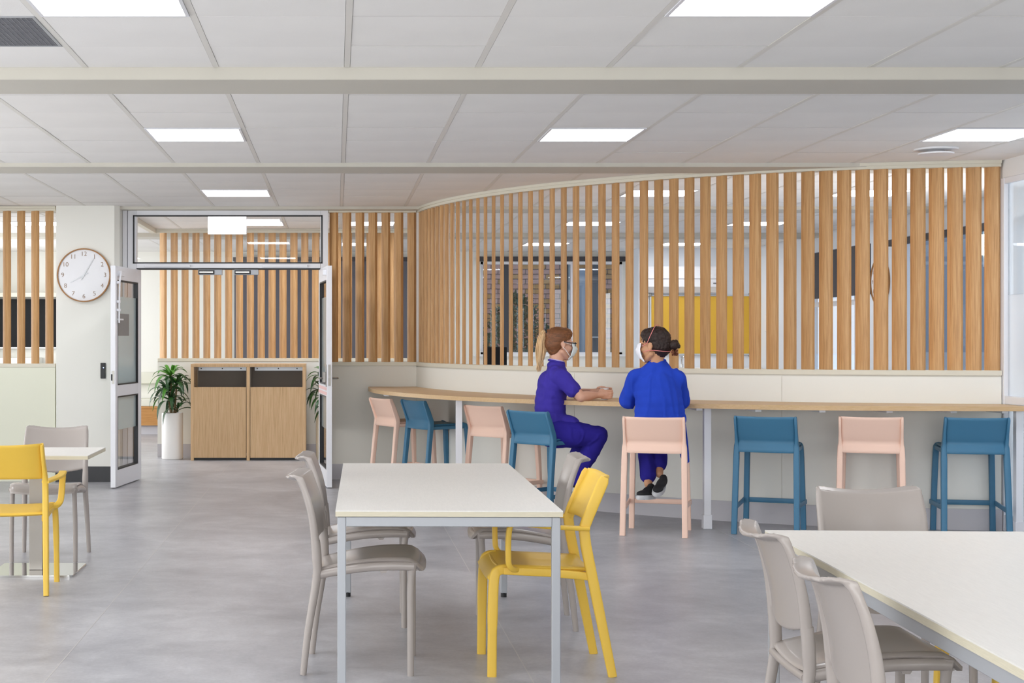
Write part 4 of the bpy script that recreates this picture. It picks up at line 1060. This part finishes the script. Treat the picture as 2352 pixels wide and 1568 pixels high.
for s, wr in ((-1, wrR), (1, wrL)):
    up = .0 if s < 0 else .018
    pc = cup + Vector((-.024, s * .050, .046 + up)); limb(bm, wr, .024, pc, .027); ball(bm, pc + Vector((.010, s * .002, 0)), (.040, .017, .038))
    for i in range(4):
        z = .018 + up + .0185 * i; k = (.80, .95, 1.0, .92)[i]; b_ = cup + Vector((.012, s * .052, z))
        finger(bm, [b_, b_ + Vector((.030 * k, -s * .006, .001)), b_ + Vector((.048 * k, -s * .026 * k, .001)), b_ + Vector((.050 * k, -s * .048 * k, 0))], .0092)
    tb = cup + Vector((-.045, s * .040, .075 + up)); finger(bm, [tb, tb + Vector((.026, -s * .010, .008)), tb + Vector((.048, -s * .022, .006)), tb + Vector((.062, -s * .03, .0))], .0100)
blob('body', bm, 'skin', p1, .0045, 4)
eyes(p1, T1)
# hair
bm = bmesh.new()
def Eh(c, r, T=T1, rot=(0, 0, 0)): bmesh.ops.create_icosphere(bm, subdivisions=3, radius=1, matrix=T @ Matrix.Translation(c) @ Euler(rot).to_matrix().to_4x4() @ Matrix.Diagonal((r[0], r[1], r[2], 1)))
Eh((-.022, 0, .050), (.104, .084, .086)); Eh((.030, 0, .083), (.058, .066, .050)); Eh((-.052, 0, .004), (.078, .078, .080)); Eh((-.045, 0, -.045), (.055, .058, .055)); Eh((-.098, 0, .072), (.04, .035, .035))
blob('hair', bm, 'hair_auburn', p1, .005, 6, disp=lambda c: .0012 * math.sin((c.z - c.x) * 420))
bm = bmesh.new(); tie = T1 @ Vector((-.126, 0, .082)); q = curve([(0.012 * math.cos(a), .012 * math.sin(a), 0) for a in [i * PI / 6 for i in range(12)]], 1)[:12]
qm = Euler((0, PI / 2 - .3, 0)).to_matrix(); sweep(bm, [tie + qm @ (v * 1.5) for v in q], circ(.007, 8), closed=True, cap=False); obj('hair_tie', bm, 'black', p1)
bm = bmesh.new(); rs = random.Random(2)
base = [T1 @ Vector((-.122, 0, .083)), J(1252, 762), J(1244, 782), J(1243, 805), J(1241, 828), J(1237, 852)]
for i in range(80):
    a = rs.uniform(0, 2 * PI); r = math.sqrt(rs.random()); ox, oy = math.cos(a) * r, math.sin(a) * r; w_ = [.008, .022, .032, .033, .026, .012]
    l = rs.uniform(.85, 1.04); sw = rs.uniform(-.009, .009)
    pts = [b_ + Vector((ox * w_[j] + sw * math.sin(j * 1.5), oy * w_[j] * 1.1, -(1 - l) * -.25 * (j / 5))) for j, b_ in enumerate(base)]
    sweep(bm, curve(pts, 4), circ(.0052, 6), side=(0, 1, 0), scales=[max(.25, min(1, .5 + k / 6)) if k < 15 else max(.15, 1 - (k - 15) / 6) for k in range(21)])
obj('ponytail', bm, 'hair_blond', p1, angle=80)
# mask, straps, glasses
mk = obj('face_mask', mask_mesh(T1), 'mask', p1, angle=70)
for z0_, z1_ in ((.004, .012), (-.088, -.024)):
    for s in (-1, 1):
        bm = bmesh.new(); sweep(bm, curve([T1 @ Vector(v) for v in ((.062, s * .070, z0_), (.03, s * .081, (z0_ + z1_) / 2), (-.006, s * .088, z1_))], 4), circ(.0018, 6)); obj('ear_loop', bm, 'mask_strap', mk)
gl = bmesh.new()
for s in (-1, 1):
    sweep(gl, [T1 @ Vector(v) for v in ((-.005, s * .086, .018), (.06, s * .080, .016), (.108, s * .066, .016))], rbox(.003, .007, .001, 2), side=(0, 1, 0))
    ring = [T1 @ Vector((.112 - .012 * abs(math.cos(a)) * (1 if s * math.cos(a) > 0 else 0), s * .035 + .028 * math.cos(a), .006 + .019 * math.sin(a))) for a in [i * PI / 8 for i in range(16)]]
    sweep(gl, ring, circ(.0026, 6), closed=True, cap=False, side=(1, 0, 0.01))
sweep(gl, [T1 @ Vector((.113, -.008, .010)), T1 @ Vector((.115, 0, .013)), T1 @ Vector((.113, .008, .010))], circ(.0025, 6)); obj('glasses', gl, 'glasses', p1)
# scrub top
bm = bmesh.new()
limb(bm, J(1277, 860, -.085), .076, J(1277, 860, .085), .076); ball(bm, J(1270, 884), (.122, .172, .12)); ball(bm, J(1264, 922), (.120, .158, .12)); ball(bm, J(1263, 958), (.130, .170, .10)); ball(bm, J(1278, 850), (.078, .11, .045)); ball(bm, J(1277, 838), (.072, .080, .040)); ball(bm, J(1266, 903), (.118, .164, .10)); ball(bm, J(1263, 940), (.122, .162, .10))
limb(bm, J(1280, 865, -.12), .07, shR, .066); limb(bm, shR, .064, J(1314, 893, -.19), .068); limb(bm, J(1280, 865, .12), .07, shL, .064); limb(bm, shL, .062, J(1305, 888, .19), .066)
limb(bm, J(1268, 972, -.07), .115, J(1268, 972, .07), .115); limb(bm, J(1285, 975, -.08), .085, J(1312, 976, -.09), .076); limb(bm, J(1285, 975, .08), .085, J(1312, 976, .10), .076)
kz = J(0, 1001).z
top = blob('scrub_top', bm, 'scrubs', p1, .006, 14, disp=folds(.010, 10, 5))
bm = bmesh.new(); rg = [J(1278, 830) + Vector((.060 * math.cos(a), .059 * math.sin(a), .012 * math.cos(a + PI) - .0)) for a in [i * PI / 10 for i in range(20)]]; sweep(bm, rg, circ(.008, 8), closed=True, cap=False); obj('collar', bm, 'scrubs', top)
bm = bmesh.new(); rg = [J(1279, 827.5) + Vector((.055 * math.cos(a), .055 * math.sin(a), .012 * math.cos(a + PI))) for a in [i * PI / 10 for i in range(20)]]; sweep(bm, rg, circ(.006, 8), closed=True, cap=False); obj('undershirt', bm, 'undershirt', p1)
# trousers
bm = bmesh.new(); limb(bm, J(1261, 984, -.04), .116, J(1259, 984, .05), .118)
for hp, kn, an in ((hipR, knR, anR), (hipL, knL, anL)):
    limb(bm, hp, .108, hp.lerp(kn, .55), .100); limb(bm, hp.lerp(kn, .55), .094, kn, .076); limb(bm, kn, .074, kn.lerp(an, .45), .066); limb(bm, kn.lerp(an, .45), .066, kn.lerp(an, .92), .056)
blob('trousers', bm, 'scrubs_trouser', p1, .0065, 8, disp=folds(.009, 9, 7, 5))
for an in (anR, anL): shoe(p1, (an.x - .06, an.y, .222), (1, .25, 0), (0, 0, 1))
ob = thing('cup', 'small white cup held in both hands on the counter', 'cup', cup + R1)
bm = bmesh.new(); n = 28; prf = [(0, .001), (.026, .001), (.034, .092), (.0355, .095), (.033, .095), (.0318, .09), (.025, .01), (0, .01)]; rg = [[bm.verts.new((q[0] * math.cos(2 * PI * i / n), q[0] * math.sin(2 * PI * i / n), q[1])) for i in range(n)] if q[0] else [bm.verts.new((0, 0, q[1]))] for q in prf]
for j in range(len(prf) - 1):
    A, B_ = rg[j], rg[j + 1]
    for i in range(n):
        if len(A) == 1: bm.faces.new((A[0], B_[(i + 1) % n], B_[i]))
        elif len(B_) == 1: bm.faces.new((A[i], A[(i + 1) % n], B_[0]))
        else: bm.faces.new((A[i], A[(i + 1) % n], B_[(i + 1) % n], B_[i]))
obj('body', bm, 'cup', ob)

# the woman with dark hair, back to us, on the pink stool
R2 = Vector((2.31, 10.98, 0))
p2 = thing('person', 'person with dark curly bun and blue gown seen from behind on the pink stool', 'person', R2)
def K(x, y, d=0): return at(x, y, 10.98 + d) - R2
T2 = Matrix.Translation(K(1502, 793, .02)) @ Euler((0, math.radians(4), math.radians(180 - 35))).to_matrix().to_4x4()
hL, hR, kL, kR, aL, aR = K(1490, 972, .03), K(1524, 972, .03), K(1484, 1000, .42), K(1512, 1004, .44), K(1489, 1112, .20), K(1514, 1088, .24)
sL, sR, eL, eR = K(1459, 866, .03), K(1556, 866, .03), K(1444, 920, .15), K(1566, 922, .15)
wL, wR = Vector((eL.x + .06, .33, BZ + .035)), Vector((eR.x - .10, .33, BZ + .035))
bm = bmesh.new(); head_prims(bm, T2)
limb(bm, T2 @ Vector((-.02, 0, -.05)), .052, K(1509, 842, .03), .055); limb(bm, K(1488, 868, .03), .05, K(1528, 868, .03), .05); ball(bm, K(1508, 905, .03), (.12, .07, .13)); ball(bm, K(1508, 955, .03), (.12, .07, .12))
for s, e, w_ in ((sL, eL, wL), (sR, eR, wR)): limb(bm, s, .036, e, .034); limb(bm, e, .034, w_, .025)
for h, k, a in ((hL, kL, aL), (hR, kR, aR)): limb(bm, h, .075, k, .05); limb(bm, k, .048, a, .030)
for sg, w_ in ((1, wL), (-1, wR)):
    pc = w_ + Vector((sg * .012, .075, -.006)); limb(bm, w_, .024, pc - Vector((0, .03, 0)), .022); ball(bm, pc, (.040, .045, .015))
    for i in range(4):
        l = (.85, 1, .95, .75)[i]; b_ = pc + Vector((sg * (.030 - .020 * i), .040, .002)); finger(bm, [b_, b_ + Vector((0, .032 * l, .003)), b_ + Vector((0, .056 * l, -.006)), b_ + Vector((0, .072 * l, -.014))], .0088)
    tb = pc + Vector((sg * .032, -.020, 0)); finger(bm, [tb, tb + Vector((sg * .022, .024, 0)), tb + Vector((sg * .030, .046, -.004)), tb + Vector((sg * .032, .06, -.008))], .0098)
blob('body', bm, 'skin_tan', p2, .005, 4); eyes(p2, T2)
bm = bmesh.new()
for c, r in (((-.022, 0, .048), (.106, .086, .088)), ((.028, 0, .078), (.062, .068, .052)), ((-.055, 0, .0), (.080, .080, .082)), ((-.05, 0, -.048), (.055, .060, .045))): Eh(c, r, T2)
rs = random.Random(4)
blob('hair', bm, 'hair_dark', p2, .005, 4, disp=lambda c: .005 * noise.noise(Vector((c.x * 38, c.y * 38, c.z * 38))) + .005 * noise.noise(c * 80))
bm = bmesh.new(); bc = T2 @ Vector((-.158, .005, -.008))
for i in range(26):
    v = Vector((rs.gauss(0, 1), rs.gauss(0, 1), rs.gauss(0, 1))).normalized() * rs.uniform(.016, .032); ball(bm, bc + v, rs.uniform(.013, .02), sub=2)
ball(bm, bc, .034); limb(bm, bc, .02, T2 @ Vector((-.10, 0, 0)), .03)
bun = blob('hair_bun', bm, 'hair_dark', p2, .004, 2, disp=lambda c: .003 * noise.noise(c * 90))
bm = bmesh.new()
for i in range(9):
    o_ = Vector((rs.uniform(-.02, .02), rs.uniform(-.02, .02), -.035)); ph = rs.uniform(0, 6)
    sweep(bm, [bc + o_ + Vector((.008 * math.cos(ph + k * 1.1), .008 * math.sin(ph + k * 1.1), -.005 * k)) for k in range(9)], circ(.004, 6))
obj('curls', bm, 'hair_brown_tip', bun)
mk = obj('face_mask', mask_mesh(T2), 'mask_white', p2, angle=70)
for pts in ([(.058, .072, .0), (.015, .088, .020), (-.01, .090, .060), (-.03, .072, .108), (-.035, .035, .138), (-.036, 0, .146), (-.035, -.035, .138), (-.03, -.072, .108), (.058, -.072, .0)],
            [(.055, .072, -.045), (.0, .088, -.035), (-.06, .083, -.042), (-.10, .05, -.05), (-.128, 0, -.052)]):
    bm = bmesh.new(); sweep(bm, curve([T2 @ Vector(v) for v in pts], 5), circ(.0024, 6)); o = obj('strap', bm, 'strap_pink', mk); o['label'] = 'pink elastic strap'
# gown
bm = bmesh.new()
limb(bm, K(1482, 868, .03), .078, K(1534, 868, .03), .078); ball(bm, K(1509, 848, .035), (.085, .068, .045)); ball(bm, K(1509, 836, .035), (.076, .070, .038)); ball(bm, K(1511, 905, .015), (.172, .114, .12)); ball(bm, K(1514, 944, .015), (.180, .124, .12)); limb(bm, K(1478, 872, .03), .08, K(1500, 845, .03), .06); limb(bm, K(1538, 872, .03), .08, K(1518, 845, .03), .06); ball(bm, K(1509, 886, .02), (.172, .112, .12)); ball(bm, K(1513, 925, .01), (.172, .118, .13)); ball(bm, K(1515, 962, .02), (.188, .135, .11))
for s, e, w_ in ((sL, eL, wL), (sR, eR, wR)):
    limb(bm, s + Vector((.03 if s is sL else -.03, 0, .005)), .066, s, .060); limb(bm, s, .060, e, .062); limb(bm, e, .062, e.lerp(w_, .9), .046)
gw = blob('gown', bm, 'gown', p2, .006, 22, disp=folds(.014, 9, 1.8, 3))
bm = bmesh.new(); rg = [K(1509, 829, .035) + Vector((.060 * math.cos(a), .057 * math.sin(a), .014 * math.sin(a) * -1 + .0)) for a in [i * PI / 10 for i in range(20)]]; sweep(bm, rg, circ(.0075, 8), closed=True, cap=False); obj('neckband', bm, 'gown', gw)
gr = K(1570, 960, 0)
def drape(u, v): return gr + Vector((-.010 + .036 * v + .006 * math.sin(u * 9 + v * 3), -.06 + .26 * u, .02 - v * (.33 + .03 * math.sin(u * 4))))
obj('gown_skirt', slab(bmesh.new(), drape, 16, 14, .004), 'gown', gw, angle=80)
gb = K(1565, 1040, 0)
bm = bmesh.new(); limb(bm, K(1495, 985, .02), .10, K(1528, 985, .02), .10)
for h, k, a, f_ in ((hL, kL, aL, .82), (hR, kR, aR, .72)):
    limb(bm, h, .095, k, .075); limb(bm, k, .072, k.lerp(a, f_), .062)
blob('trousers', bm, 'gown_trouser', p2, .0065, 6, disp=folds(.006, 10, 6, 9))
shoe(p2, K(1505, 1145, .135), (-.62, .66, .02), (.05, 0, 1), L=.24)
shoe(p2, K(1524, 1117, .17), (-.42, .80, .10), (-.38, .1, .92), L=.24)
